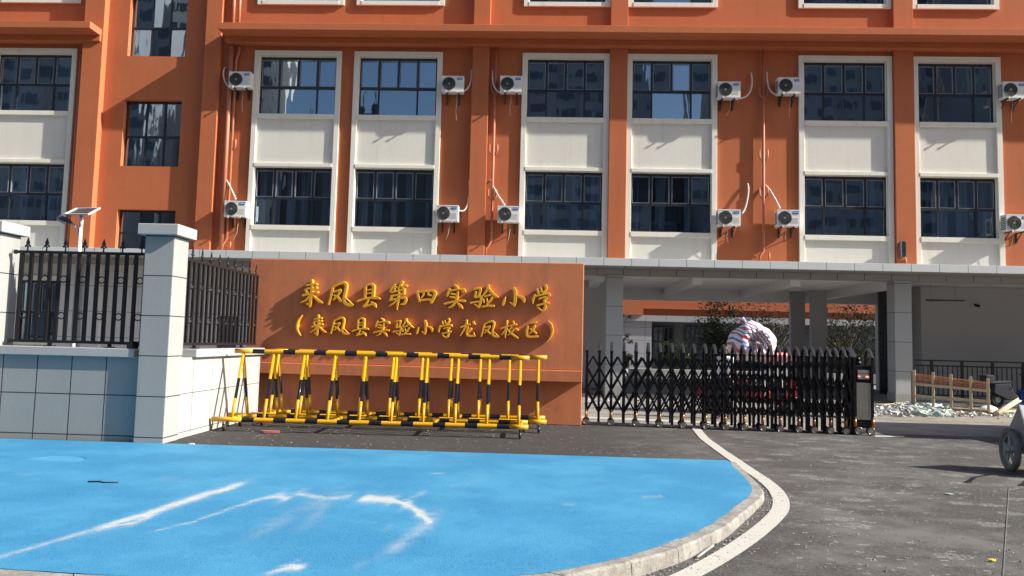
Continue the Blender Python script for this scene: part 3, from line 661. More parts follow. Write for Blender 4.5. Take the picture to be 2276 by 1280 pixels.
# ------------------------------------------------------------------ AIR CONDITIONERS
ACW, ACH, ACD = 0.72, 0.52, 0.30
def make_ac(label):
    r = thing('air_conditioner', (0,0,0), label, 'air conditioner', 'outdoor air conditioners on the facade')
    mb = MB(); mb.box(-ACW/2, ACW/2, -ACD, 0, 0, ACH); mb.box(-ACW/2-.004, ACW/2+.004, -ACD-.006, .004, ACH-.03, ACH+.008)
    for k in range(6): mb.box(ACW*.12, ACW*.44, -ACD-.006, -ACD-.001, .10+k*.032, .112+k*.032)
    for k in range(7):
        for j in range(3): mb.box(-ACW/2-.006, -ACW/2-.001, -ACD+.03+j*.08, -ACD+.09+j*.08, .06+k*.058, .095+k*.058, 1)
    mb.build('body', [M['ac_white'], M['ac_dark']], r, bevel=.012)
    cx, cz, R_ = -ACW*.17, ACH*.50, .215
    mb = MB(); n = 36; ys_ = -ACD-.008
    mb.add([(cx, ys_, cz)] + [(cx+R_*math.cos(2*math.pi*k/n), ys_, cz+R_*math.sin(2*math.pi*k/n)) for k in range(n)], [(0, k+1, (k+1) % n+1) for k in range(n)])
    f = mb.build('fan_grille', M['ac_dark'], r, fixn=False)
    mb = MB()
    for q in (.055, .09, .125, .16, .19, .213): mb.ring((cx, ys_-.006, cz), (0,1,0), q, .0042 if q < .2 else .007, 28)
    for k in range(12): a_ = k*math.pi/6; mb.tube([(cx+.04*math.cos(a_), ys_-.006, cz+.04*math.sin(a_)), (cx+.21*math.cos(a_+.25), ys_-.006, cz+.21*math.sin(a_+.25))], .002, 5)
    mb.build('guard_ring', M['ac_ring'], f)
    mb = MB(); mb.tube([(cx, ys_-.003, cz), (cx, ys_-.014, cz)], .036, 16); mb.build('hub', M['silver'], f)
    mb = MB(); mb.box(ACW*.20, ACW*.44, -ACD-.010, -ACD-.001, ACH*.76, ACH*.91); bd = mb.build('badge', M['ac_blue'], r)
    cu = bpy.data.curves.new('badge_text', 'FONT'); cu.body = 'Midea'; cu.size = .068; cu.extrude = .001; cu.align_x = 'CENTER'
    tmp = bpy.data.objects.new('tmp', cu); C.objects.link(tmp); bpy.context.view_layer.update()
    me = bpy.data.meshes.new_from_object(tmp.evaluated_get(bpy.context.evaluated_depsgraph_get())); bpy.data.objects.remove(tmp)
    me.transform(Matrix.Translation((ACW*.325, -ACD-.0125, ACH*.81)) @ Matrix.Rotation(math.pi/2, 4, 'X')); me.materials.clear(); me.materials.append(M['white_paint'])
    o = bpy.data.objects.new('badge_text', me); C.objects.link(o); o.parent = bd
    for x in (-ACW*.27, ACW*.27):
        mb = MB(); mb.box(x-.022, x+.022, -ACD-.05, .12, -.035, -.002); mb.box(x-.02, x+.02, .08, .12, -.32, -.036); mb.bar((x, -ACD*.6, -.03), (x, .10, -.28), .03, .02)
        mb.box(x-.025, x+.025, -ACD-.055, -ACD-.045, -.045, .03, 1)
        mb.build('bracket', [M['black_iron'], M['white_paint']], r)
    return r
ac_spec = [ # photo px of the body's left bottom corner; hose path in px; label
 ((508,193), [(540,199),(515,199),(500,185),(496,165),(498,152),(503,150)], 'white outdoor air conditioner high up beside the left pair of downpipes'),
 ((981,203), [(1010,207),(1030,205),(1044,192),(1048,172),(1048,155)], 'white outdoor air conditioner high up, its hose curving against the wide middle pilaster'),
 ((1111,203), [(1130,207),(1112,208),(1098,195),(1094,175),(1095,157)], 'white outdoor air conditioner high up, right of the middle pilaster and its downpipe'),
 ((1596,216), [(1635,219),(1655,218),(1668,205),(1672,185),(1670,162)], 'white outdoor air conditioner high up, left of the downpipe between two right bays'),
 ((1730,207), [(1740,212),(1722,211),(1710,200),(1705,180),(1704,160)], 'white outdoor air conditioner high up, right of the downpipe between two right bays'),
 ((2229,217), None, 'white outdoor air conditioner high up, cut by the right edge of the photo'),
 ((497,481), [(524,443),(514,420),(505,402),(496,390)], 'white outdoor air conditioner low down beside the left pair of downpipes'),
 ((969,491), [(1020,468),(1032,470),(1040,455),(1044,430),(1043,402)], 'white outdoor air conditioner low down, its hose rising against the wide middle pilaster'),
 ((1105,493), [(1122,456),(1108,436),(1098,418),(1090,402)], 'white outdoor air conditioner low down, right of the middle pilaster and its downpipe'),
 ((1596,501), [(1650,474),(1656,465),(1662,440),(1664,420),(1662,408)], 'white outdoor air conditioner low down, left of the downpipe between two right bays'),
 ((1728,502), [(1734,463),(1722,440),(1710,420),(1702,412)], 'white outdoor air conditioner low down, right of the downpipe between two right bays'),
 ((2237,513), None, 'white outdoor air conditioner low down, cut by the right edge of the photo')]
proto = make_ac(ac_spec[0][2])
acs = [proto] + [copy_tree(proto) for _ in ac_spec[1:]]
for i, (pb, hose, lab) in enumerate(ac_spec):
    r = acs[i]
    q = wp(pb[0], pb[1], YW-.42); r.location = (q.x + ACW/2, YW-.12, q.z); r['label'] = lab; r.rotation_euler = (0, 0, RAD(random.uniform(-1.5, 1.5)))
    r.scale = (1,1,1)
    loc = r.location
    if hose:
        pts = []
        for k, (hx, hy) in enumerate(hose):
            yy = YW - .25 + .2*k/(len(hose)-1); yy = min(yy, YW-.03); pts.append(wp(hx, hy, yy) - loc)
        pts.append(Vector((pts[-1].x, YW + .02 - loc.y, pts[-1].z + .02)))
        P = np.array([tuple(p) for p in pts]); tt = np.linspace(0, len(P)-1, 26)
        S_ = np.c_[[np.interp(tt, range(len(P)), P[:,k]) for k in range(3)]].T
        for _ in range(5): S_[1:-1] = (S_[:-2] + 2*S_[1:-1] + S_[2:])/4
        mb = MB(); mb.tube([tuple(p) for p in S_], .026, 8); mb.build('hose', M['hose'], r)
    mb = MB(); xx = random.uniform(-.05, .15); ln = random.uniform(.35, .9)
    mb.tube([(xx, -.1, 0), (xx+.01, -.09, -ln*.3), (xx-.02, -.07, -ln*.65), (xx-.05+random.uniform(-.1,.1), -.05, -ln)], .006, 5); mb.build('drain_tube', M['hose'], r)
# flood lamp on the right pilaster
q = wp(2010, 553, YW-.3); r = thing('flood_lamp', (q.x, YW-.16, q.z), 'slim dark flood lamp fixed low on the right pilaster above the canopy', 'lamp')
mb = MB(); mb.box(-.07, .07, -.12, 0, -.25, .25); mb.build('housing', M['frame_dark'], r, bevel=.01)
mb = MB(); mb.box(-.095, -.072, -.13, -.02, -.26, .26); mb.build('side_plate', M['silver'], r)
mb = MB(); mb.tube([(.06, -.05, -.2), (.12, .0, -.35), (.16, .05, -.55)], .015, 6); mb.build('cable', M['hose'], r)
# tube light under the ceiling
a_, b_ = wp(2060, 668, YW+2.2), wp(2142, 670, YW+2.2); zc = a_.z
r = thing('tube_light', ((a_.x+b_.x)/2, YW+2.2, zc), 'long tube light hanging on chains under the right ceiling', 'lamp'); hl = (b_.x-a_.x)/2
mb = MB(); mb.box(-hl, hl, -.06, .06, 0, .05); mb.build('batten', M['lamp_grey'], r); mb = MB(); mb.tube([(-hl+.03, 0, -.02), (hl-.03, 0, -.02)], .02, 8); mb.build('tube', M['lens'], r)
mb = MB(); mb.tube([(-hl*.8, 0, .05), (-hl*.8, 0, 4.06-zc)], .006, 5); mb.tube([(hl*.6, 0, .05), (hl*.5, 0, 4.06-zc)], .006, 5); mb.build('chain', M['silver'], r)
q = wp(2168, 676, yr-.1); r = thing('security_camera', (q.x, yr, q.z), 'small security camera fixed on the grey wall at right', 'camera')
mb = MB(); mb.tube([(0,-.02,0),(0,-.12,-.02)], .03, 8); mb.build('arm', M['white_paint'], r); mb = MB(); mb.tube([(-.03,-.12,-.02),(.05,-.26,-.08)], .05, 10); mb.build('barrel', M['black_iron'], r)
# ------------------------------------------------------------------ BOUNDARY: pillars, low walls, railings
PF = 11.0                                             # front plane of the fence pillars
pc = gp(362, 987)                                     # lit corner of the pillar at the ground
px1 = pc.x; PW = 0.46; PF = pc.y
zcap1 = wp(424, 512, PF).z; zcap0 = wp(410, 526, PF).z
zsh = wp(408, 524, PF).z
def pillar(x1, label):
    x0 = x1 - PW; r = thing('fence_pillar', ((x0+x1)/2, PF+PW/2, 0), label, 'pillar', 'white pillars of the boundary fence')
    o = (r.location.x, r.location.y, 0)
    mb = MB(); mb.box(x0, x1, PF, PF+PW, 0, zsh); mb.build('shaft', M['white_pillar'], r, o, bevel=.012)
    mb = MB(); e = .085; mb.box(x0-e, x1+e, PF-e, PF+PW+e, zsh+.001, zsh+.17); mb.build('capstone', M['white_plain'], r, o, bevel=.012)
    return r
pillar(px1, 'white rendered fence pillar at the corner where the black railing turns back')
xp0 = wp(68, 515, PF+PW+.085).x - .085
pillar(xp0, 'white rendered fence pillar cut by the left edge of the photo')
zc0, zc1 = 1.275, 1.41                                # coping
# front low wall (left of the corner pillar, and left of the left pillar)
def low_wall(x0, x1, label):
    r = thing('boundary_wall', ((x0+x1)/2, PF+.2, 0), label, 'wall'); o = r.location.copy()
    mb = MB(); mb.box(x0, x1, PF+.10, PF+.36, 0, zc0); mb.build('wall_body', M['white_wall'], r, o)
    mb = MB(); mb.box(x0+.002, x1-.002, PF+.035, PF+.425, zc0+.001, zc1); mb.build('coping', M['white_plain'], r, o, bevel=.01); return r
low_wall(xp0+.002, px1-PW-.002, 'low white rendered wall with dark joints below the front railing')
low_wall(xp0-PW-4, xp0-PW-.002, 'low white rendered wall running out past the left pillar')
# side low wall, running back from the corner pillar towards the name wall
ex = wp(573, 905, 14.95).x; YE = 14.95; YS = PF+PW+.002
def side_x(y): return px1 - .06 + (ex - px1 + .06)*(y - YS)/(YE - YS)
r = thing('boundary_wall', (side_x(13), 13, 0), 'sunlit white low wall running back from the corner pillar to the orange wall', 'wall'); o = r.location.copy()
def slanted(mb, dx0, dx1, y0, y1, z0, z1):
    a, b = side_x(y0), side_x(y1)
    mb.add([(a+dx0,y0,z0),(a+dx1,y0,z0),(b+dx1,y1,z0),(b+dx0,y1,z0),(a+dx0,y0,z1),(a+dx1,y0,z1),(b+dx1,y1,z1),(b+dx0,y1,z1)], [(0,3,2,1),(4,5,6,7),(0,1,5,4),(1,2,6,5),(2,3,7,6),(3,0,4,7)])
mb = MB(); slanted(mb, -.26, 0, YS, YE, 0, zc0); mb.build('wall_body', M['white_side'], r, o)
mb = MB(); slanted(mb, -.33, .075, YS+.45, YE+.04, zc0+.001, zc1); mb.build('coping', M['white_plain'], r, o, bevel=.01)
# railings
def railing(P0, P1, zb, zt, nbar, label, bw, every=2, posts=(0.27, 0.75), first=0):
    P0 = Vector((*P0, 0)); P1 = Vector((*P1, 0)); mid = (P0+P1)/2
    r = thing('railing', (mid.x, mid.y, zc1), label, 'railing'); o = r.location.copy(); d = (P1-P0).normalized(); L_ = (P1-P0).length
    def at(s_, z): q = P0 + d*s_; return Vector((q.x, q.y, z))
    ext = .10
    for z in (zb, zt):
        mb = MB(); mb.bar(at(-ext, z), at(L_+ext*.4, z), .045, .045); mb.tube([at(-ext-.03, z), at(-ext, z)], .035, 10); mb.build('rail', M['black_iron'], r, o)
    sp = L_/(nbar-1)
    for k in range(nbar):
        mb = MB(); mb.bar(at(k*sp, zb+.023), at(k*sp, zt-.023), bw, bw*.7, up=d.cross(Vector((0,0,1)))); mb.build('baluster', M['black_iron'], r, o)
    side = d.cross(Vector((0,0,1)))
    for k in range(first, nbar-1, every):
        s_ = (k+.5)*sp; mb = MB(); z = zt + .022
        mb.tube([at(s_, z), at(s_, z+.05), at(s_, z+.055), at(s_, z+.075), at(s_, z+.085), at(s_, z+.11)], [.012,.010,.02,.02,.01,.012], 8)
        dd = d
        def q(u, v): return at(s_, z+v) + dd*u
        sh = [(-.005,.085),(-.045,.055),(-.05,.075),(-.02,.105),(-.032,.12),(0,.21),(.032,.12),(.02,.105),(.05,.075),(.045,.055),(.005,.085)]
        n = len(sh); vs = [q(u,v)+side*.006 for u,v in sh] + [q(u,v)-side*.006 for u,v in sh]
        mb.add(vs, [tuple(range(n)), tuple(range(n,2*n))[::-1]] + [(i,(i+1)%n,n+(i+1)%n,n+i) for i in range(n)])
        mb.build('finial', M['black_iron'], r, o)
        for zz in (zb + (zt-zb)*.29, zb + (zt-zb)*.70):
            mb = MB(); mb.ring(at(s_, zz), side, sp*.33, .010, 20); mb.build('ring', M['black_iron'], r, o)
    for u in posts:
        mb = MB(); mb.bar(at(L_*u, zc1), at(L_*u, zb-.023), .045, .045); q0 = at(L_*u, zc1); mb.box(q0.x-.06, q0.x+.06, q0.y-.06, q0.y+.06, zc1+.001, zc1+.014); mb.build('foot_post', M['black_iron'], r, o)
    return r
yr_ = PF + .23
zb_, zt_ = wp(170, 760, yr_).z, wp(170, 562, yr_).z
railing((wp(50, 570, yr_).x, yr_), (wp(325, 570, yr_).x, yr_), zb_, zt_, 14, 'black iron railing with spear tips and rings between the two white pillars', .052)
railing((side_x(PF+PW+.3)-.13, PF+PW+.12), (side_x(YE)-.13, YE-.02), zb_, zt_, 20, 'black iron railing with spear tips on the sunlit side wall', .05, 2, (.2, .8))
# flood light clipped under the end of the front railing
q = wp(296, 770, yr_-.05); r = thing('spotlight', (q.x, q.y, q.z), 'small black spotlight clipped to the railing beside the corner pillar', 'lamp')
mb = MB(); mb.bar((-.07,0,.0), (.05,-.03,.03), .10, .11); mb.build('housing', M['black_iron'], r, bevel=.012); mb = MB(); mb.bar((.05,.0,.02), (.09,.03,.11), .03, .02); mb.bar((.02,.03,-.1),(.09,.03,.1),.02,.02); mb.build('bracket', M['black_iron'], r)
# rust run under it
mb = MB(); q = wp(303, 793, PF+.03); mb.add([(q.x-.07, PF+.0335, zc0+.01), (q.x+.06, PF+.0335, zc0+.01), (q.x+.07, PF+.0335, zc1-.012), (q.x-.085, PF+.0335, zc1-.012)], [(0,1,2,3)])
t = NT('rust_stain'); p = t.pos(); tr = t.n('BsdfTransparent'); mx = t.n('MixShader'); 
sx_ = t.math('SUBTRACT', 1.0, t.math('MULTIPLY', t.math('ABSOLUTE', t.math('SUBTRACT', t.sep(p)[0], q.x)), 13.0), clamp=True)
t.l(t.math('MULTIPLY', t.ramp(t.math('MULTIPLY', sx_, t.math('ADD', 0.5, t.noise(t.scale(p, (30, 1, 6)), 1.0, 4))), 0.15, 0.8), 0.85), mx.inputs[0]); t.l(tr.outputs[0], mx.inputs[1]); t.l(t.b.outputs[0], mx.inputs[2]); t.l(mx.outputs[0], t.out.inputs[0])
M['rust'] = t.fin((0.30, 0.12, 0.035), 0.9); 
wall_front = [o for o in bpy.data.objects if o.name == 'boundary_wall'][0]
o = mb.build('rust_stain', M['rust'], wall_front, wall_front.location)

# ------------------------------------------------------------------ NAME WALL
br = gp(1292, 948); zt = wp(1298, 585, br.y).z        # right end and height
d = ray(557, 574.5); tt = (zt - EYE)/d.z; lt = Vector((0,0,EYE)) + d*tt
ang = math.atan2(br.y - lt.y, br.x - lt.x); Lw = math.hypot(br.x-lt.x, br.y-lt.y)
sw = thing('name_wall', (lt.x, lt.y, 0), 'orange rendered school name wall with two lines of raised gold characters', 'wall', rz=ang)
def to_wall(px, py, off=0.0):                          # photo pixel -> (u along wall, z) on the wall's front plane, off metres in front
    n = Vector((math.sin(ang), -math.cos(ang), 0)); p0 = Vector((lt.x, lt.y, 0)) + n*off; d = ray(px, py)
    t_ = ((p0 - Vector((0,0,EYE))).dot(n))/d.dot(n); q = Vector((0,0,EYE)) + d*t_
    return (q.x-lt.x)*math.cos(ang) + (q.y-lt.y)*math.sin(ang), q.z
zl1 = to_wall(1292, 824, .0)[1]; zl0 = to_wall(1292, 851, .1)[1]
mb = MB(); mb.box(0, Lw, 0, .45, zl1+.002, zt); mb.build('wall_panel', M['orange_sign'], sw, bevel=.015)
mb = MB(); mb.box(-.0, Lw, -.05, .452, zl0, zl1); mb.build('ledge', M['orange_sign'], sw, bevel=.015)
mb = MB(); mb.box(.02, Lw-.004, .16, .44, 0, zl0-.002); mb.build('plinth', M['orange_sign'], sw, bevel=.01)
G = {}
# brush strokes: (x, y, width) in the pixels of an enlargement of the wall; first the box each character fills there
G['lai'] = ((190,160,550,585), [[(290,245,22),(360,228,26),(440,222,34)],[(372,165,34),(376,300,42),(356,450,46),(345,550,44),(345,582,16)],[(345,555,36),(290,533,10)],[(262,320,22),(300,300,32),(330,288,20)],[(290,330,20),(285,362,26),(320,350,12)],[(440,278,36),(400,310,24),(380,325,12)],[(235,402,32),(330,378,28),(455,352,36)],[(350,400,34),(280,480,30),(190,520,8)],[(385,400,22),(450,465,38),(505,505,44),(550,522,10)]])
G['feng'] = ((630,180,1030,575), [[(720,262,28),(700,300,36),(688,360,34),(665,460,32),(640,540,26)],[(705,275,26),(800,222,32),(880,195,44),(922,235,42),(905,330,38),(880,440,38),(890,515,46),(940,552,44),(1000,558,40),(1028,548,16)],[(1010,548,30),(960,490,18),(910,440,8)],[(708,352,24),(770,330,28),(825,318,38)],[(828,335,36),(775,410,30),(712,472,20)],[(728,402,26),(790,432,36),(828,485,38)]])
G['xian'] = ((1090,205,1460,595), [[(1225,272,38),(1220,360,36),(1215,440,34)],[(1240,248,26),(1305,218,32),(1352,248,46),(1345,330,42),(1336,430,40)],[(1240,325,18),(1310,308,20)],[(1240,378,18),(1310,362,20)],[(1100,492,32),(1180,465,28),(1300,438,30),(1420,442,42),(1456,458,14)],[(1270,468,28),(1240,530,32),(1195,572,36)],[(1195,582,24),(1280,556,30),(1350,535,24)],[(1318,508,26),(1370,545,44),(1386,586,24)]])
G['di'] = ((1590,180,1880,625), [[(1685,238,30),(1645,285,32),(1612,335,18)],[(1655,292,24),(1710,272,28)],[(1690,305,26),(1668,338,16)],[(1800,190,40),(1772,242,30),(1742,290,18)],[(1785,262,26),(1868,248,30)],[(1812,288,30),(1835,310,14)],[(1640,352,28),(1740,328,26),(1832,304,32)],[(1830,304,30),(1825,372,32)],[(1630,414,26),(1740,392,24),(1828,374,30)],[(1640,420,28),(1615,472,32)],[(1615,478,28),(1730,452,26),(1855,436,36),(1866,480,40),(1830,538,36),(1780,545,16)],[(1757,312,26),(1746,450,36),(1726,560,32),(1722,622,10)],[(1722,468,28),(1660,535,24),(1592,570,8)]])
G['si'] = ((35,320,355,525), [[(50,345,30),(65,420,36),(88,492,36)],[(62,352,24),(190,336,28),(300,326,32),(336,362,48),(310,440,42),(268,510,38)],[(152,362,26),(146,402,24),(110,440,16)],[(226,356,30),(220,396,26),(264,402,28)],[(90,486,28),(180,468,26),(275,470,28)]])
G['shi'] = ((475,230,825,615), [[(640,236,24),(680,268,38),(692,302,18)],[(560,305,36),(530,385,36),(524,418,12)],[(562,332,24),(680,305,28),(790,308,38),(802,338,32),(745,352,10)],[(588,376,24),(642,386,30)],[(572,426,24),(642,436,30)],[(482,536,28),(600,505,30),(720,485,30),(800,490,36)],[(692,352,32),(680,430,38),(650,520,36),(600,575,32),(540,600,12)],[(690,524,24),(735,570,46),(766,608,22)]])
G['yan'] = ((895,240,1340,605), [[(960,302,28),(1030,284,32),(1056,302,36),(1036,370,34),(1012,420,28)],[(980,352,30),(958,432,30),(1010,428,26),(1062,414,34),(1056,490,38),(1022,588,34)],[(1022,580,26),(960,545,10)],[(897,522,30),(960,510,24),(1012,500,20)],[(1172,250,42),(1150,322,34),(1092,400,26),(1062,422,12)],[(1180,292,32),(1240,370,40),(1300,420,34),(1340,434,8)],[(1118,422,22),(1192,398,30)],[(1096,462,20),(1104,512,26)],[(1152,458,20),(1160,502,24)],[(1232,442,36),(1196,500,28),(1150,540,22)],[(1080,582,28),(1170,565,28),(1258,570,34)]])
G['xiao'] = ((1395,285,1765,575), [[(1580,292,40),(1600,330,52),(1602,420,48),(1596,500,50),(1582,562,34)],[(1582,560,28),(1515,512,8)],[(1445,428,12),(1422,495,44),(1405,550,30)],[(1640,408,20),(1700,430,42),(1738,465,54),(1738,505,28)]])
G['xue'] = ((1870,245,2170,660), [[(1950,306,26),(1966,362,36)],[(2005,286,24),(2016,342,30)],[(2080,252,44),(2098,290,30),(2064,334,30),(2030,372,16)],[(1910,400,36),(1880,472,34),(1880,530,12)],[(1902,422,24),(2020,390,28),(2128,372,36),(2148,402,32),(2092,430,12)],[(1980,456,26),(2060,430,28),(2104,438,32),(2050,482,22)],[(2056,478,26),(2082,540,36),(2062,618,40),(2022,648,30),(1955,592,14)],[(1945,562,26),(2030,540,26),(2118,522,36)]])
G['long'] = ((725,790,970,1060), [[(742,906,24),(812,876,24),(882,862,28)],[(832,802,32),(822,880,30),(780,962,26),(730,1040,10)],[(852,908,30),(830,978,26),(834,1032,28),(890,1050,30),(955,1042,28)],[(955,1042,24),(945,990,8)],[(895,930,32),(862,976,18)],[(938,825,36),(950,852,28)]])
G['xiao4'] = ((1370,800,1645,1085), [[(1377,926,24),(1430,905,24),(1482,890,26)],[(1470,808,26),(1462,900,30),(1446,1000,26),(1440,1070,10)],[(1450,930,22),(1410,995,18),(1386,1028,8)],[(1478,940,16),(1495,965,18)],[(1568,815,28),(1578,845,20)],[(1512,886,20),(1560,870,24),(1612,862,28)],[(1542,908,22),(1500,948,14)],[(1600,926,24),(1640,950,30)],[(1575,940,24),(1532,1000,20),(1476,1032,8)],[(1500,972,18),(1570,1028,30),(1638,1076,24)]])
G['qu'] = ((1770,820,1955,1080), [[(1850,842,22),(1932,826,28)],[(1798,892,26),(1782,960,34),(1784,1050,36),(1850,1060,28),(1948,1052,34)],[(1908,890,30),(1870,960,26),(1822,1010,14)],[(1842,932,20),(1890,965,28),(1928,1002,30)]])
G['open'] = ((115,715,220,1035), [[(218,718,8),(160,790,22),(136,880,28),(142,950,28),(170,1000,20),(196,1033,6)]])
G['close'] = ((2095,800,2205,1135), [[(2122,804,8),(2175,860,22),(2194,950,28),(2176,1030,24),(2142,1090,16),(2100,1133,6)]])
Z1, Z2 = (640,600,7.1125), (920,600,7.1125)
def dst(z, b): return (z[0]+b[0]/z[2], z[1]+b[1]/z[2], z[0]+b[2]/z[2], z[1]+b[3]/z[2])
TEXT = [('lai',dst(Z1,(190,160,550,585))),('feng',dst(Z1,(630,180,1030,575))),('xian',dst(Z1,(1090,205,1460,595))),('di',dst(Z1,(1590,180,1880,625))),('si',dst(Z2,(35,320,355,525))),('shi',dst(Z2,(475,230,825,615))),('yan',dst(Z2,(895,240,1340,605))),('xiao',dst(Z2,(1395,285,1765,575))),('xue',dst(Z2,(1870,245,2170,660))),
 ('open',dst(Z1,(115,715,220,1035))),('lai',dst(Z1,(345,715,605,1035))),('feng',dst(Z1,(670,740,965,1025))),('xian',dst(Z1,(1010,750,1280,1045))),('shi',dst(Z1,(1350,760,1610,1050))),('yan',dst(Z1,(1660,770,1990,1040))),('xiao',dst(Z2,(35,800,305,1020))),('xue',dst(Z2,(385,770,615,1080))),('long',dst(Z2,(725,790,970,1060))),('feng',dst(Z2,(1055,795,1345,1070))),('xiao4',dst(Z2,(1370,800,1645,1085))),('qu',dst(Z2,(1770,820,1955,1080))),('close',dst(Z2,(2095,800,2205,1135)))]
def contours(box, strokes, N=4.0, grow=1.2):
    x0, y0, x1, y1 = box; pad = 34; X = np.arange(x0-pad, x1+pad, N); Y = np.arange(y0-pad, y1+pad, N); gx, gy = np.meshgrid(X, Y)
    D = np.full(gx.shape, 1e9)
    for st_ in strokes:
        P = np.array(st_, float); tt = np.linspace(0, len(P)-1, (len(P)-1)*8+1); S_ = np.c_[[np.interp(tt, range(len(P)), P[:,k]) for k in range(3)]].T
        for _ in range(6): S_[1:-1] = (S_[:-2] + 2*S_[1:-1] + S_[2:])/4
        for i in range(len(S_)-1):
            a, b = S_[i], S_[i+1]; ab = b[:2]-a[:2]; q = (ab@ab) + 1e-9
            u = np.clip(((gx-a[0])*ab[0] + (gy-a[1])*ab[1])/q, 0, 1); rad = (a[2]*(1-u) + b[2]*u)/2
            D = np.minimum(D, np.hypot(gx-a[0]-u*ab[0], gy-a[1]-u*ab[1]) - rad)
    D -= grow; H, W = D.shape; seg = {}
    def ip(i, j, k, l): a, b = D[i,j], D[k,l]; u = a/(a-b); return (X[j] + u*(X[l]-X[j]), Y[i] + u*(Y[k]-Y[i]))
    for i in range(H-1):
        for j in range(W-1):
            c = [D[i,j] < 0, D[i,j+1] < 0, D[i+1,j+1] < 0, D[i+1,j] < 0]; s_ = sum(c)
            if s_ in (0, 4): continue
            E = [((i,j),(i,j+1)), ((i,j+1),(i+1,j+1)), ((i+1,j),(i+1,j+1)), ((i,j),(i+1,j))]
            cr = [k for k in range(4) if c[k] != c[(k+1) % 4]]
            if len(cr) == 2: prs = [(cr[0], cr[1])]
            else: prs = [(0,1),(2,3)] if not c[0] else [(0,3),(1,2)]
            for a, b in prs:
                ka, kb = E[a], E[b]; seg.setdefault(ka, []).append(kb); seg.setdefault(kb, []).append(ka)
    loops = []; used = set()
    for k0 in list(seg):
        if k0 in used: continue
        loop = [k0]; used.add(k0); cur_ = k0
        while True:
            nx = [k for k in seg[cur_] if k not in used]
            if not nx: break
            cur_ = nx[0]; used.add(cur_); loop.append(cur_)
        if len(loop) > 6: loops.append([ip(*k[0], *k[1]) for k in loop])
    return loops
cache = {}
for ci, (ch, bx_) in enumerate(TEXT):
    if ch not in cache: cache[ch] = contours(*G[ch])
    b0 = G[ch][0]; cu = bpy.data.curves.new('ch', 'CURVE'); cu.dimensions = '2D'; cu.fill_mode = 'BOTH'
    cx_, cz_ = to_wall((bx_[0]+bx_[2])/2, (bx_[1]+bx_[3])/2  , .105)
    for lp in cache[ch]:
        P = np.array(lp); 
        P = (np.roll(P,1,0) + 2*P + np.roll(P,-1,0))/4
        sp_ = cu.splines.new('POLY'); sp_.points.add(len(P)-1); sp_.use_cyclic_u = True
        for k, (x, y) in enumerate(P):
            px_ = bx_[0] + (x-b0[0])/(b0[2]-b0[0])*(bx_[2]-bx_[0]); py_ = bx_[1] + (y-b0[1])/(b0[3]-b0[1])*(bx_[3]-bx_[1])
            u, z = to_wall(px_, py_, .105); sp_.points[k].co = (u-cx_, z-cz_, 0, 1)
    cu.extrude = .044; cu.bevel_depth = .006; cu.bevel_resolution = 1; cu.offset = -.004
    tmp = bpy.data.objects.new('tmp', cu); C.objects.link(tmp); bpy.context.view_layer.update()
    me = bpy.data.meshes.new_from_object(tmp.evaluated_get(bpy.context.evaluated_depsgraph_get())); bpy.data.objects.remove(tmp); bpy.data.curves.remove(cu)
    me.transform(Matrix.Rotation(math.pi/2, 4, 'X')); me.materials.clear(); me.materials.append(M['gold'])
    o = bpy.data.objects.new('raised_character', me); C.objects.link(o); o.parent = sw; o.location = (cx_, -.058, cz_)

# ------------------------------------------------------------------ ROLLING BARRIERS
def barrier(xl, yl, xr, yr, n, label, r_top=.042):
    a = math.atan2(yr-yl, xr-xl); L_ = math.hypot(xr-xl, yr-yl)
    r = thing('rolling_barrier', ((xl+xr)/2, (yl+yr)/2, 0), label, 'barrier', 'yellow and black rolling barriers', rz=a)
    ZT, ZB, SPR = 1.375, .20, .37; over = .155; sp = (L_-2*over)/(n-1); lx = [-L_/2 + over + k*sp for k in range(n)]
    yb_ = [M['yellow'], M['black_band']]
    def striped(y, z, name, ext0=0.0, ext1=0.0):
        mb = MB(); h = sp*.305; cuts = [(-L_/2-ext0, 0)]
        for k in range(n-1): cuts += [(lx[k]+h, 1), (lx[k+1]-h, 0)]
        cuts.append((L_/2+ext1, 0))
        for k in range(len(cuts)-1): mb.tube([(cuts[k][0], y, z), (cuts[k+1][0], y, z)], r_top, 14, cuts[k][1], caps=k in (0, len(cuts)-2))
        mb.build(name, yb_, r)
    striped(0, ZT, 'top_tube'); striped(-SPR, ZB, 'base_tube', .20, .0); striped(SPR, ZB, 'base_tube', .20, .0)
    for x in (-L_/2+.12, -L_/2+L_*.36, L_/2-L_*.31, L_/2-.12): MB().tube([(x, -SPR, ZB+.01), (x, SPR, ZB+.01)], .028, 10).build('cross_tube', yb_, r)
    for x in lx:
        for s_ in (-1, 1):
            mb = MB(); p, q = Vector((x - .004, 0, ZT-.02)), Vector((x - .012, s_*SPR, ZB+.01))
            mb.tube([p, p.lerp(q, .40), p.lerp(q, .40), p.lerp(q, .70), p.lerp(q, .70), q], .0265, 10, mis=[0, 0, 1, 1, 0]); mb.build('leg', yb_, r)
    for x in (-L_/2+.0, L_/2-.16):
        for s_ in (-1, 1):
            w = MB(); rx = x + .02; w.tube([(rx-.018, s_*SPR, .06), (rx+.018, s_*SPR, .06)], .06, 16); c_ = w.build('caster', M['black_iron'], r)
            w = MB(); w.tube([(rx-.020, s_*SPR, .06), (rx+.020, s_*SPR, .06)], .035, 14); w.build('hub', M['steel'], c_)
            w = MB(); w.box(rx-.03, rx-.021, s_*SPR-.035, s_*SPR+.035, .05, .155); w.box(rx+.021, rx+.03, s_*SPR-.035, s_*SPR+.035, .05, .155); w.box(rx-.045, rx+.045, s_*SPR-.045, s_*SPR+.045, .156, .168); w.build('fork', M['steel'], c_)
    return r
yA = 13.08
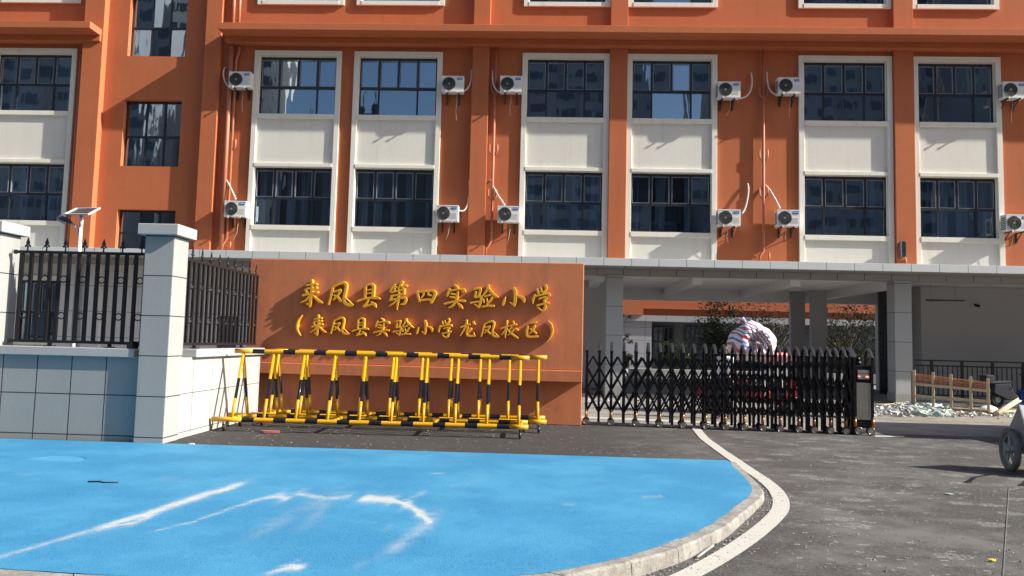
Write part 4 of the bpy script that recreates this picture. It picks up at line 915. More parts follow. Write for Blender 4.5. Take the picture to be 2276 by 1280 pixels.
barrier(wp(523, 780, yA).x, yA, wp(1177, 790, yA+.12).x, yA+.12, 10, 'yellow and black rolling barrier in front, nearest the blue pavement')
yB = 13.98
barrier(wp(603, 782, yB).x, yB, wp(1216, 791, yB+.13).x, yB+.13, 10, 'yellow and black rolling barrier behind the other, close to the orange wall')
q = gp(600, 962); mb = MB(); random.seed(3)
mb.prism([(-.17,-.05),(-.08,-.075),(.06,-.06),(.17,-.03),(.15,.05),(.02,.07),(-.1,.05)], 'z', 0, .035); o = mb.build('broken_tile', plain('dull_red_tile', (.33,.11,.09), .8, 0, .3, 20), origin=(0,0,0)); o.location = (q.x, q.y, .004)
tag(o, 'broken flat red piece lying on the asphalt below the front barrier', 'tile')

# ------------------------------------------------------------------ SLIDING GATE
gl, gr = gp(1302, 944), gp(1892, 966)
caps_px = [1290,1305,1332.7,1360,1388,1415,1442,1468,1495,1519,1544,1569,1590,1612,1634,1654,1675,1695,1715.6,1733.7,1754,1774.5,1792.6,1808.5,1826.6,1844.7,1860.6,1878.7,1892.3][1:]
ag = math.atan2(gr.y-gl.y, gr.x-gl.x)
def gate_u(px, py=860):                                # distance along the gate's front line for a photo column
    n = Vector((math.sin(ag), -math.cos(ag), 0)); d = ray(px, py); t_ = ((gl - Vector((0,0,EYE))).dot(n))/d.dot(n); q = Vector((0,0,EYE)) + d*t_
    return (q.x-gl.x)*math.cos(ag) + (q.y-gl.y)*math.sin(ag)
GU = [gate_u(p, 770 + (p-1305)*.03) for p in caps_px]
gt = thing('sliding_gate', (gl.x, gl.y, 0), 'black retractable lattice gate on small wheels, half closed across the entrance', 'gate', rz=ag)
GD = .38; GH = 1.68; PT = .05
def cap_shape(mb, u):
    yc = GD/2
    mb.bar((u, -.025, GH-.17), (u, yc*.55, GH-.03), .055, .035, up=(0,0,1)); mb.bar((u, yc*.50, GH-.045), (u, yc+.002, GH+.02), .055, .035)
    mb.bar((u, GD+.025, GH-.17), (u, GD-yc*.55, GH-.03), .055, .035); mb.bar((u, GD-yc*.50, GH-.045), (u, yc-.002, GH+.02), .055, .035)
for k, u in enumerate(GU):
    mb = MB(); z0 = .13 if k % 2 == 0 else .06
    for y in (0, GD): mb.box(u-PT/2, u+PT/2, y-PT/2, y+PT/2, z0, GH-.16); mb.box(u-.032, u+.032, y-.032, y+.032, GH-.20, GH-.155)
    mb.box(u-.012, u+.012, PT/2, GD-PT/2, .30, .34); mb.box(u-.012, u+.012, PT/2, GD-PT/2, .98, 1.02)
    f = mb.build('post_frame', M['gate_black'], gt)
    mb = MB(); cap_shape(mb, u); mb.build('cap', M['gate_cap'], f, bevel=.008)
    if k % 2 == 0:
        for y in (-.01, GD+.01):
            mb = MB(); mb.tube([(u-.0, y-.022, .065), (u, y+.022, .065)], .065, 18); w_ = mb.build('wheel', M['black_iron'], f)
        mb = MB(); mb.tube([(u, -.034, .065), (u, -.022, .065)], .038, 14); mb.ring((u, -.034, .065), (0,1,0), .05, .007, 18); mb.build('hub', M['steel'], f)
        mb = MB(); mb.tube([(u, -.02, .15), (u, -.02, .29)], .026, 12); mb.tube([(u, -.02, .29), (u, -.02, .32)], .022, 12, 1); mb.build('reflector', [M['amber'], M['gate_cap']], f)
        mb = MB(); mb.prism([(u+.075*math.cos(a_), .065+.08*math.sin(a_)) for a_ in np.linspace(.1, 3.05, 9)] + [(u+.06*math.cos(a_), .065+.07*math.sin(a_)) for a_ in np.linspace(3.05, .1, 9)], 'y', -.04, .04); mb.build('mudguard', M['gate_cap'], f)
NG = len(GU)
def uat(i):
    i = max(0.0, min(NG-1.0, i)); a = int(math.floor(i)); b = min(a+1, NG-1); return GU[a] + (GU[b]-GU[a])*(i-a)
for y in (-.042, GD+.042):
    mb = MB(); ZA, ZB_ = GH-.28, .26; dz = (ZA-ZB_)/5.0
    for k in range(-3, NG+3):
        for s_, yy in ((1, y), (-1, y + (.014 if y > 0 else .014))):
            prev = None
            for h in range(6):
                i = k + .5 + s_*h*.5
                if -0.01 <= i <= NG-1+.01:
                    q = Vector((uat(i), yy, ZA - dz*h))
                    if prev is not None: mb.bar(prev, q, .034, .010, up=(0,1,0))
                    prev = q
                else: prev = None
    mb.build('lattice', M['gate_black'], gt)
# drive head at the free end
ua, ub = gate_u(1897), gate_u(1940)
hw = (ub-ua)/2; uc = (ua+ub)/2; mb = MB(); mb.box(ua, ub, -.02, GD+.02, .14, 1.36); dh = mb.build('drive_head', M['gate_black'], gt, bevel=.02)
mb = MB(); mb.box(uc-hw*.74, uc+hw*.74, -.030, -.0205, .30, 1.02); mb.build('steel_panel', M['steel'], dh, bevel=.004)
mb = MB(); mb.box(uc-hw*.60, uc+hw*.60, -.030, -.0205, 1.205, 1.27); mb.box(uc-hw*.60, uc+hw*.60, -.030, -.0205, 1.09, 1.195); mb.build('display', M['screen'], dh, bevel=.003)
mb = MB(); mb.box(uc-hw*.56, uc-hw*.36, -.036, -.0305, 1.135, 1.155); mb.box(uc+hw*.22, uc+hw*.52, -.036, -.0305, 1.125, 1.155); mb.build('warning_lamp', M['led'], dh)
for u in (ua+.01, ub-.02):
    mb = MB()
    for y in (0, GD): mb.box(u-PT/2, u+PT/2, y-PT/2-.012, y+PT/2+.012, .14, GH-.16)
    f = mb.build('post_frame', M['gate_black'], gt); mb = MB(); cap_shape(mb, u); mb.build('cap', M['gate_cap'], f, bevel=.008)
    mb = MB(); mb.tube([(u, -.045, .16), (u, -.045, .32)], .028, 12); mb.tube([(u, -.045, .32), (u, -.045, .35)], .022, 12, 1); mb.build('reflector', [M['amber'], M['gate_cap']], f)
mb = MB(); mb.tube([(uc-.03, GD/2, 1.36), (uc-.03, GD/2, 1.44)], .06, 12); mb.tube([(uc-.03, GD/2, 1.44), (uc-.03, GD/2, 1.52)], .035, 12); mb.build('beacon', M['gate_black'], dh)
for u in (uc-hw*.55, uc+hw*.72):
    for y in (-.01, GD+.01):
        mb = MB(); mb.tube([(u, y-.03, .085), (u, y+.03, .085)], .085, 20); w_ = mb.build('wheel', M['black_iron'], dh); mb = MB(); mb.tube([(u, y-.042, .085), (u, y-.030, .085)], .048, 14); mb.ring((u, y-.04, .085), (0,1,0), .066, .008, 18); mb.build('hub', M['steel'], w_)
mb = MB(); 
for z in (.19, .235): mb.box(ua+.03, ub-.03, -.034, -.0205, z, z+.018)
mb.build('bumper', M['gate_cap'], dh)
# ------------------------------------------------------------------ SOLAR STREET LAMP behind the fence
YL = 15.5; top = wp(182, 474, YL); r = thing('solar_street_lamp', (top.x, YL, 0), 'white street lamp with a tilted solar panel standing behind the railing', 'street lamp')
mb = MB(); mb.tube([(0,0,0), (0,0,top.z-.02)], [.05, .034], 14); mb.tube([(0,0,top.z-.3),(0,0,top.z-.02)], .04, 12); mb.build('pole', M['white_paint'], r)
pa = wp(128, 481, YL-.1) - r.location; pb = wp(160, 496, YL) - r.location; pcn = wp(182, 517, YL) - r.location
mb = MB(); mb.tube([pcn, pb + (pb-pa)*-.05], .022, 10); mb.tube([Vector((0,0,pcn.z-.12)), pcn.lerp(pb, .55)], .014, 8); mb.build('arm', M['white_paint'], r)
mb = MB(); n = 12; dirv = (pa-pb); 
mb.tube([pb, pb+dirv*.15, pb+dirv*.5, pb+dirv*.85, pb+dirv], [.025, .042, .066, .058, .025], 12); hd = mb.build('lamp_head', M['lamp_grey'], r); hd.scale = (1,1,1)
mb = MB(); mb.tube([pb+dirv*.3+Vector((-.02,-.01,-.05)), pb+dirv*.9+Vector((-.02,-.01,-.04))], .04, 10); mb.build('lens', M['lens'], hd)
q0, q1, q2, q3 = [wp(*p) - r.location for p in ((144,476,YL-.30), (197,476,YL-.30), (222,462.5,YL+.55), (170,463.5,YL+.55))]
nz = (q1-q0).cross(q3-q0).normalized()
mb = MB(); ths = nz*.02; mb.add([q0-ths,q1-ths,q2-ths,q3-ths,q0,q1,q2,q3], [(0,3,2,1),(4,5,6,7),(0,1,5,4),(1,2,6,5),(2,3,7,6),(3,0,4,7)]); pn = mb.build('solar_panel', M['solar'], r)
mb = MB()
for a_, b_ in ((q0,q1),(q1,q2),(q2,q3),(q3,q0)): mb.bar(a_ + nz*.0, b_ + nz*.0, .032, .03, up=nz)
mb.build('panel_frame', M['white_paint'], pn)
mb = MB(); ctr = (q0+q1+q2+q3)/4; mb.tube([Vector((0,0,top.z-.06)), ctr - nz*.03], .03, 8); mb.build('tilt_bracket', M['white_paint'], r)

# ------------------------------------------------------------------ FIGURES
def figure(name, label, loc, rz, J, clothes, hat=None, scale=1.0):
    """J: joint positions; one skinned body, clothing grown over it"""
    root = thing(name, loc, label, 'person', rz=rz)
    def skin(nm, verts, edges, radii, mat, rootv=0, sub=1):
        me = bpy.data.meshes.new(nm); me.from_pydata(verts, edges, []); o = bpy.data.objects.new(nm, me); C.objects.link(o)
        m = o.modifiers.new('skin', 'SKIN'); me.skin_vertices[0].data[rootv].use_root = True
        for k, rr in enumerate(radii): me.skin_vertices[0].data[k].radius = rr if isinstance(rr, tuple) else (rr, rr)
        s_ = o.modifiers.new('sub', 'SUBSURF'); s_.levels = sub; s_.render_levels = sub
        bpy.context.view_layer.update(); me2 = bpy.data.meshes.new_from_object(o.evaluated_get(bpy.context.evaluated_depsgraph_get()))
        bpy.data.objects.remove(o); me2.materials.clear(); me2.materials.append(mat); me2.polygons.foreach_set('use_smooth', [True]*len(me2.polygons))
        ob = bpy.data.objects.new(nm, me2); C.objects.link(ob); ob.parent = root; return ob
    names = [k for k in J if k != 'face']; idx = {n_: k for k, n_ in enumerate(names)}
    E_ = [('pelvis','waist'),('waist','chest'),('chest','neck'),('neck','chin'),('chin','head'),('head','crown')]
    for s_ in 'lr': E_ += [('chest','sh_'+s_),('sh_'+s_,'el_'+s_),('el_'+s_,'wr_'+s_),('pelvis','hip_'+s_),('hip_'+s_,'kn_'+s_),('kn_'+s_,'an_'+s_),('an_'+s_,'toe_'+s_)]
    RR = dict(pelvis=(.13,.10),waist=(.12,.09),chest=(.145,.10),neck=.052,chin=.062,head=.088,crown=.06)
    for s_ in 'lr': RR.update({'sh_'+s_:.062,'el_'+s_:.042,'wr_'+s_:.03,'hip_'+s_:.085,'kn_'+s_:.058,'an_'+s_:.04,'toe_'+s_:.034})
    V_ = [J[n_] for n_ in names]; body = skin('body', V_, [(idx[a_], idx[b_]) for a_, b_ in E_], [RR[n_] for n_ in names], M['skin'], idx['pelvis'], 2)
    # hands: palm, four fingers and a thumb grown from each wrist
    for s_ in 'lr':
        w_ = Vector(J['wr_'+s_]); d = (w_ - Vector(J['el_'+s_])).normalized(); side = d.cross(Vector((0,0,1))); 
        if side.length < .1: side = Vector((0,1,0))
        side.normalize(); cu_ = d.cross(side)
        vs = [w_, w_ + d*.05]; es = [(0,1)]; rs = [.026, (.036,.018)]
        for f in range(4):
            b0 = len(vs); o_ = side*(f-1.5)*.019; ln = (.066,.078,.072,.055)[f]
            vs += [w_ + d*.085 + o_, w_ + d*(.085+ln*.5) + o_ + cu_*.012, w_ + d*(.085+ln) + o_ + cu_*.038]; es += [(1,b0),(b0,b0+1),(b0+1,b0+2)]; rs += [.0095,.009,.0075]
        b0 = len(vs); vs += [w_ + d*.035 + side*.038, w_ + d*.075 + side*.058 + cu_*.015]; es += [(1,b0),(b0,b0+1)]; rs += [.011,.009]
        h_ = skin('hand', [tuple(v) for v in vs], es, rs, M['skin'], 0, 1)
    def limb(nm, chain, radii, mat, extra=()):
        vs = [J[n_] if isinstance(n_, str) else n_ for n_ in chain]; es = [(k, k+1) for k in range(len(chain)-1)] if not extra else extra
        return skin(nm, vs, es, radii, mat, 0, 2)
    lerp = lambda a_, b_, u: tuple(Vector(J[a_]).lerp(Vector(J[b_]), u))
    sh = ['pelvis','waist','chest','neck2','sh_l','el_l2','sh_r','el_r2']; J2 = dict(J); J2['neck2'] = lerp('chest','neck',.55); J2['el_l2'] = lerp('sh_l','el_l',.75); J2['el_r2'] = lerp('sh_r','el_r',.75)
    skin('shirt', [J2[n_] for n_ in sh], [(0,1),(1,2),(2,3),(2,4),(4,5),(2,6),(6,7)], [(.155,.125),(.145,.115),(.165,.12),.07,.082,.066,.082,.066], clothes[0], 1, 2)
    tr = ['pelvis','hip_l','kn_l','an_l','hip_r','kn_r','an_r']
    skin('trousers', [J[n_] for n_ in tr], [(0,1),(1,2),(2,3),(0,4),(4,5),(5,6)], [(.15,.12),.102,.078,.062,.102,.078,.062], clothes[1], 0, 2)
    for s_ in 'lr': limb('shoe', ['an_'+s_, lerp('an_'+s_,'toe_'+s_,.5), 'toe_'+s_], [.05,.052,.042], M['dark_cloth'])
    hc = Vector(J['head']); up = (Vector(J['crown']) - hc).normalized(); fw = Vector((0,-1,0)) if 'face' not in J else Vector(J['face'])
    fw = (fw - up*fw.dot(up)).normalized(); rt = fw.cross(up)
    mb = MB()
    for s_ in (-1, 1): mb.tube([hc + fw*.085 + rt*s_*.033, hc + fw*.094 + rt*s_*.033], .011, 8)
    mb.build('eyes', M['hair'], body)
    mb = MB(); mb.tube([hc + fw*.088 + up*.0, hc + fw*.112 - up*.03, hc + fw*.09 - up*.038], [.008,.014,.009], 8); mb.tube([hc + fw*.082 - up*.062 - rt*.022, hc + fw*.088 - up*.062, hc + fw*.082 - up*.062 + rt*.022], .006, 6)
    for s_ in (-1, 1): mb.tube([hc + rt*s_*.086 + up*.02, hc + rt*s_*.098 - up*.005, hc + rt*s_*.086 - up*.03], [.012,.016,.010], 8)
    mb.build('face', M['skin'], body)
    mb = MB(); n, m = 16, 7; cvs = []
    for i in range(m):
        ph = math.pi*.56*i/(m-1)
        for k in range(n):
            a_ = 2*math.pi*k/n; back = .35 if math.cos(a_) < 0 else 0; p2 = ph*(1+back)
            cvs.append(hc + up*.028 + up*.098*math.cos(p2) + (fw*math.cos(a_) + rt*math.sin(a_))*.100*math.sin(p2) - fw*.012)
    mb.add(cvs, [(i*n+k, i*n+(k+1)%n, (i+1)*n+(k+1)%n, (i+1)*n+k) for i in range(m-1) for k in range(n)], 0, True); mb.build('hair', M['hair'], root)
    if hat:
        mb = MB(); c = hc + up*.065; prof = [(.001,.13),(.06,.125),(.098,.09),(.11,.03),(.115,.012),(.20,-.02),(.205,-.03),(.11,.0)]; n = 22
        vs = [c + up*h + (fw*math.cos(2*math.pi*k/n)+rt*math.sin(2*math.pi*k/n))*rr for rr, h in prof for k in range(n)]
        mb.add(vs, [(i*n+k, i*n+(k+1)%n, (i+1)*n+(k+1)%n, (i+1)*n+k) for i in range(len(prof)-1) for k in range(n)], 0, True); mb.build('hat', hat, root)
    return root
stand = dict(pelvis=(0,0,.93),waist=(0,0,1.08),chest=(0,0,1.27),neck=(0,0,1.43),chin=(0,-.012,1.49),head=(0,-.015,1.575),crown=(0,-.005,1.64),
  sh_l=(.17,0,1.38),el_l=(.23,-.03,1.12),wr_l=(.22,-.14,.92),hip_l=(.09,0,.88),kn_l=(.10,-.02,.48),an_l=(.11,.03,.08),toe_l=(.12,-.13,.04),
  sh_r=(-.17,0,1.38),el_r=(-.24,.0,1.12),wr_r=(-.24,-.10,.88),hip_r=(-.09,0,.88),kn_r=(-.10,-.03,.48),an_r=(-.12,.02,.08),toe_r=(-.14,-.13,.04))
q = wp(1610, 800, 17.4); figure('person', 'person in a white shirt and dark trousers standing behind the lattice gate', (q.x, 17.4, 0), RAD(-25), stand, (M['white_cloth'], M['dark_cloth']))
bend = dict(pelvis=(0,.12,.84),waist=(0,.0,.96),chest=(0,-.18,1.07),neck=(0,-.32,1.13),chin=(0,-.385,1.135),head=(0,-.43,1.19),crown=(0,-.45,1.26),
  sh_l=(.17,-.24,1.10),el_l=(.22,-.38,.88),wr_l=(.20,-.55,.74),hip_l=(.09,.13,.80),kn_l=(.10,-.04,.45),an_l=(.11,.12,.08),toe_l=(.12,-.04,.04),
  sh_r=(-.17,-.24,1.10),el_r=(-.22,-.38,.88),wr_r=(-.20,-.55,.74),hip_r=(-.09,.13,.80),kn_r=(-.10,.10,.44),an_r=(-.11,.42,.10),toe_r=(-.12,.28,.04), face=(0,-.8,-.3))
q = gp(2279, 962); figure('person', 'person in a pale hat, red shirt and blue trousers bending at the right edge', (q.x+.22, q.y, 0), RAD(35), bend, (M['red_cloth'], M['blue_cloth']), M['hat'])

# ------------------------------------------------------------------ HAND CART at the right edge
q = gp(2246, 1047); WR = .30; r = thing('hand_cart', (q.x, q.y, 0), 'dusty two-wheeled metal builder\'s cart cut by the right edge of the photo', 'cart', rz=RAD(-11))
def cart_wheel(x):
    mb = MB(); mb.ring((x, 0, WR), (1,0,0), WR-.042, .045, 34)
    for k in range(30): a_ = k*math.pi/15; mb.bar((x-.03, (WR-.002)*math.cos(a_), WR+(WR-.002)*math.sin(a_)), (x+.03, (WR-.002)*math.cos(a_+.05), WR+(WR-.002)*math.sin(a_+.05)), .014, .012, up=(0,math.cos(a_),math.sin(a_)))
    w_ = mb.build('wheel', M['rubber'], r)
    mb = MB(); mb.ring((x, 0, WR), (1,0,0), WR-.09, .014, 30)
    for k in range(5): a_ = k*math.pi/2.5 + .3; mb.bar((x, .03*math.cos(a_), WR+.03*math.sin(a_)), (x, (WR-.09)*math.cos(a_), WR+(WR-.09)*math.sin(a_)), .07, .016, up=(1,0,0))
    mb.tube([(x-.07, 0, WR), (x+.05, 0, WR)], .05, 14); mb.tube([(x-.075, 0, WR), (x-.07, 0, WR)], .03, 10); mb.build('rim', M['galv'], w_)
cart_wheel(0); cart_wheel(.92)
mb = MB(); mb.tube([(-.03, 0, WR), (.95, 0, WR)], .022, 10); mb.build('axle', M['galv'], r)
side = [(-.10,.95),(-.46,.36),(.22,.32),(.30,.52)]
for x in (.085, .82): MB().prism(side, 'x', x, x+.012).build('cheek', M['galv'], r)
mb = MB(); mb.bar((.459,-.10,.94), (.459,-.46,.37), .72, .010, up=(0,-.6,.4)); mb.bar((.459,-.46,.365), (.459,.22,.325), .72, .010); mb.bar((.459,.22,.33), (.459,.30,.53), .72, .010, up=(0,1,0)); mb.build('tray', M['galv_pale'], r)
for x in (.14, .76):
    mb = MB(); mb.tube([(x, .25, .28), (x, -.3, .27), (x, -.75, .55), (x, -1.25, .72)], .018, 8); mb.tube([(x, -1.10, .67), (x, -1.28, .73)], .024, 8, 1); mb.build('handle', [M['galv'], M['rubber']], r)
mb = MB(); mb.bar((.10, -.50, .25), (.82, -.50, .25), .09, .05); mb.build('cross_plank', M['wood_pale'], r)

# ------------------------------------------------------------------ TIMBER FRAME, RUBBLE AND SCRAPS in front of the right-hand railing
q0 = gp(2031, 908); q1 = gp(2200, 919); a_ = math.atan2(q1.y-q0.y, q1.x-q0.x); Lp = math.hypot(q1.x-q0.x, q1.y-q0.y)
r = thing('timber_frame', (q0.x, q0.y, 0), 'weathered timber crate frame with reddish battens propped beside the grey column', 'timber frame', rz=a_)
hz = [wp(2032, 822, q0.y).z, .86*wp(2032, 822, q0.y).z, .9*wp(2118, 832, (q0.y+q1.y)/2).z, wp(2160, 837, q1.y).z, wp(2200, 840, q1.y).z]
ux = [.02, .27*Lp, .51*Lp, .765*Lp, Lp-.03]; zt_ = wp(2032, 822, q0.y).z; zr = wp(2200, 841, q1.y).z
for k, u in enumerate(ux):
    z = zt_ + (zr-zt_)*u/Lp; mb = MB(); mb.box(u-.035, u+.035, -.02, .02, 0.0, z); mb.build('post', M['wood_pale'], r)
mb = MB(); mb.box(-.07, -.015, .021, .10, 0.0, zt_*.97); mb.build('post', M['wood'], r)
for z_, m_ in ((.64, 'wood_pale'), (.335, 'wood_pale'), (.05, 'wood')):
    mb = MB(); mb.bar((-.02, -.036, z_*zt_), (Lp+.02, -.036, z_*zr), .03, .075); mb.build('rail', M[m_], r)
for k in range(7):
    zz = .90 - k*.036; mb = MB(); mb.bar((0.03, .06 + .02*(k % 2), zz*zt_ + random.uniform(-.01,.02)), (Lp-.02, .06+.02*(k % 2), (zz-.02)*zr + random.uniform(-.02,.01)), .03, .026); mb.build('batten', M['wood_red'], r)
mb = MB(); mb.bar((Lp*.35, -.06, .04), (Lp+.02, -.06, .05), .12, .06); mb.build('sole_plate', M['wood'], r)
# rubble heap
M['rubble'] = plain('broken_tile_rubble', (0.50, 0.50, 0.48), 0.85, 0, 0.35, 4); M['rubble_green'] = plain('pale_green_rubble', (0.42, 0.52, 0.49), 0.85, 0, 0.3, 5); M['rubble_dark'] = plain('brown_rubble', (0.22,0.17,0.14), .9, 0, .3, 5)
rnd = random.Random(11); mbs = MB()
def chunk(mb, x, y, z, s, mi):
    R3 = Matrix.Rotation(rnd.uniform(0,6), 3, 'Z') @ Matrix.Rotation(rnd.uniform(-.7,.7), 3, 'X') @ Matrix.Rotation(rnd.uniform(-.6,.6), 3, 'Y'); c = Vector((x,y,z))
    a_, b_, h = s*rnd.uniform(.5,1.2), s*rnd.uniform(.4,.9), s*rnd.uniform(.15,.5)
    vs = [c + R3 @ Vector((u*a_*rnd.uniform(.7,1.1), v*b_*rnd.uniform(.7,1.1), w*h)) for w in (-1,1) for u, v in ((-1,-1),(1,-1),(1,1),(-1,1))]
    mb.add(vs, [(0,3,2,1),(4,5,6,7),(0,1,5,4),(1,2,6,5),(2,3,7,6),(3,0,4,7)], mi)
for _ in range(1000):
    u = rnd.random(); px_ = 1940 + 175*u**.9; py_ = rnd.gauss(913 + 5*u, 5.0); g = gp(px_, min(py_, 926)); h = max(0, .16*(1 - abs(u-.45)*1.3))*rnd.random()
    chunk(mbs, g.x, g.y, h, rnd.choice((.025,.035,.05,.06,.075))*rnd.uniform(.7,1.2), 0 if u < .5 and rnd.random() < .85 else (1 if rnd.random() < .75 else 2))
for _ in range(160):
    g = gp(rnd.uniform(1300, 1900), rnd.gauss(893, 3)); chunk(mbs, g.x, g.y, .02, rnd.uniform(.02,.06), 0)
for _ in range(200):
    g = gp(rnd.uniform(2100, 2275), rnd.gauss(921, 3)); chunk(mbs, g.x, g.y, .02, rnd.uniform(.02,.06), rnd.choice((0,0,1,2)))
tag(mbs.build('rubble', [M['rubble'], M['rubble_green'], M['rubble_dark']], fixn=False), 'heap of pale broken tiles and stone chips in front of the grey column', 'rubble', kind='stuff')
def sack(px_, py_, w, h, lab):
    g = gp(px_, py_); mb = MB(); n, m = 18, 9; rs_ = random.Random(px_); vs = []
    for i in range(m):
        ph = math.pi*.5*i/(m-1)
        for k in range(n):
            a_ = 2*math.pi*k/n; w2 = 1 + .12*math.sin(3*a_+px_) + .08*rs_.uniform(-1,1); vs.append((w*math.sin(ph + .02)*math.cos(a_)*w2, w*.7*math.sin(ph + .02)*math.sin(a_)*w2, h*math.cos(ph)**.8*(1+.06*rs_.uniform(-1,1)) if i else h))
    mb.add(vs, [(i*n+k, i*n+(k+1)%n, (i+1)*n+(k+1)%n, (i+1)*n+k) for i in range(m-1) for k in range(n)], 0, True)
    o = mb.build('sack', M['white_cloth'], origin=(0,0,0)); o.location = g; return tag(o, lab, 'sack', 'white sacks among the scraps')
sack(2075, 909, .26, .16, 'small white sack lying behind the posts of the timber frame'); sack(2197, 917, .26, .20, 'white sack beside the right end of the timber frame')
for k, (pa_, pb_, lab) in enumerate((((2110,912),(2200,917),'pale plank lying behind the timber frame'), ((2215,925),(2268,909),'pale round post lying tilted beside the hand cart'), ((2120,905),(2160,914),'dark stick lying across the scraps at the timber frame'), ((1948,905),(2010,902),'thin pale board lying behind the rubble heap'), ((2200,921),(2276,918),'long pale batten lying on the ground beyond the hand cart'))):
    a_, b_ = gp(*pa_), gp(*pb_); mb = MB(); z = .05
    if k == 1: mb.tube([(a_.x, a_.y, .06), (b_.x, b_.y, .30)], .07, 12)
    else: mb.bar((a_.x, a_.y, z), (b_.x, b_.y, z + .03), .10 if k != 2 else .05, .04)
    c_ = (a_+b_)/2; o = mb.build('plank' if k != 1 else 'post', M['wood_pale'] if k != 2 else M['wood'], origin=c_); tag(o, lab, 'plank')
# railing on its low wall at the right
yw2 = YW + .75; xa = wp(2033, 850, yw2).x; xb = xa + 9.5; zw = wp(2150, 886, yw2).z; zr1 = wp(2150, 803, yw2).z
r = thing('boundary_wall', (xa+4.7, yw2, 0), 'low grey granite wall carrying the black railing under the right canopy', 'wall'); o_ = r.location.copy()
MB().box(xa, xb, yw2-.1, yw2+.15, 0, zw).build('wall_body', M['granite'], r, o_); MB().box(xa, xb, yw2-.15, yw2-.101, 0, zw*.45).build('step', M['rough_granite'], r, o_)
r = thing('railing', (xa+4.7, yw2, zw), 'plain black balustrade on the low granite wall at right', 'railing'); o_ = r.location.copy()
for z in (zr1, zr1-.17, zw+.09): MB().box(xa, xb, yw2-.02, yw2+.025, z-.022, z+.022).build('rail', M['black_iron'], r, o_)
for k in range(8): x = xa + .55 + k*.98; MB().box(x-.035, x+.035, yw2-.035, yw2+.035, zw, zr1-.023).build('post', M['black_iron'], r, o_)
for k in range(58):
    x = xa + .12 + k*.158
    MB().box(x-.013, x+.013, yw2-.012, yw2+.012, zw+.113, zr1-.193).build('baluster', M['black_iron'], r, o_)
# dark parked scooter by that railing, mostly out of the picture
q = wp(2240, 868, YW-.3); r = thing('scooter', (q.x+.1, YW-.45, 0), 'dark scooter parked against the low granite wall behind the hand cart', 'scooter', rz=RAD(4))
for x in (-.55, .6):
    mb = MB(); mb.ring((x, 0, .24), (0,1,0), .18, .06, 24); w_ = mb.build('wheel', M['black_iron'], r); mb = MB(); mb.tube([(x,-.05,.24),(x,.05,.24)], .09, 14); mb.build('hub', M['galv'], w_)
mb = MB(); mb.prism([(-.75,.45),(-.70,.72),(-.2,.76),(-.05,.40),(.25,.36),(.40,.95),(.50,.98),(.62,.50),(.80,.42),(.45,.30),(-.3,.24)], 'y', -.14, .14); mb.build('body', M['dark_cloth'], r, bevel=.03)
mb = MB(); mb.prism([(-.78,.72),(-.74,.80),(-.15,.83),(-.12,.76)], 'y', -.13, .13); mb.build('seat', M['dark_cloth'], r, bevel=.03)
mb = MB(); mb.tube([(.42,-.32,1.02),(.45,0,.99),(.42,.32,1.02)], .02, 8); mb.build('handlebar', M['black_iron'], r)
mb = MB(); mb.box(-1.0,-.72,-.17,.17,.72,1.0); mb.build('top_box', M['dark_cloth'], r, bevel=.04)

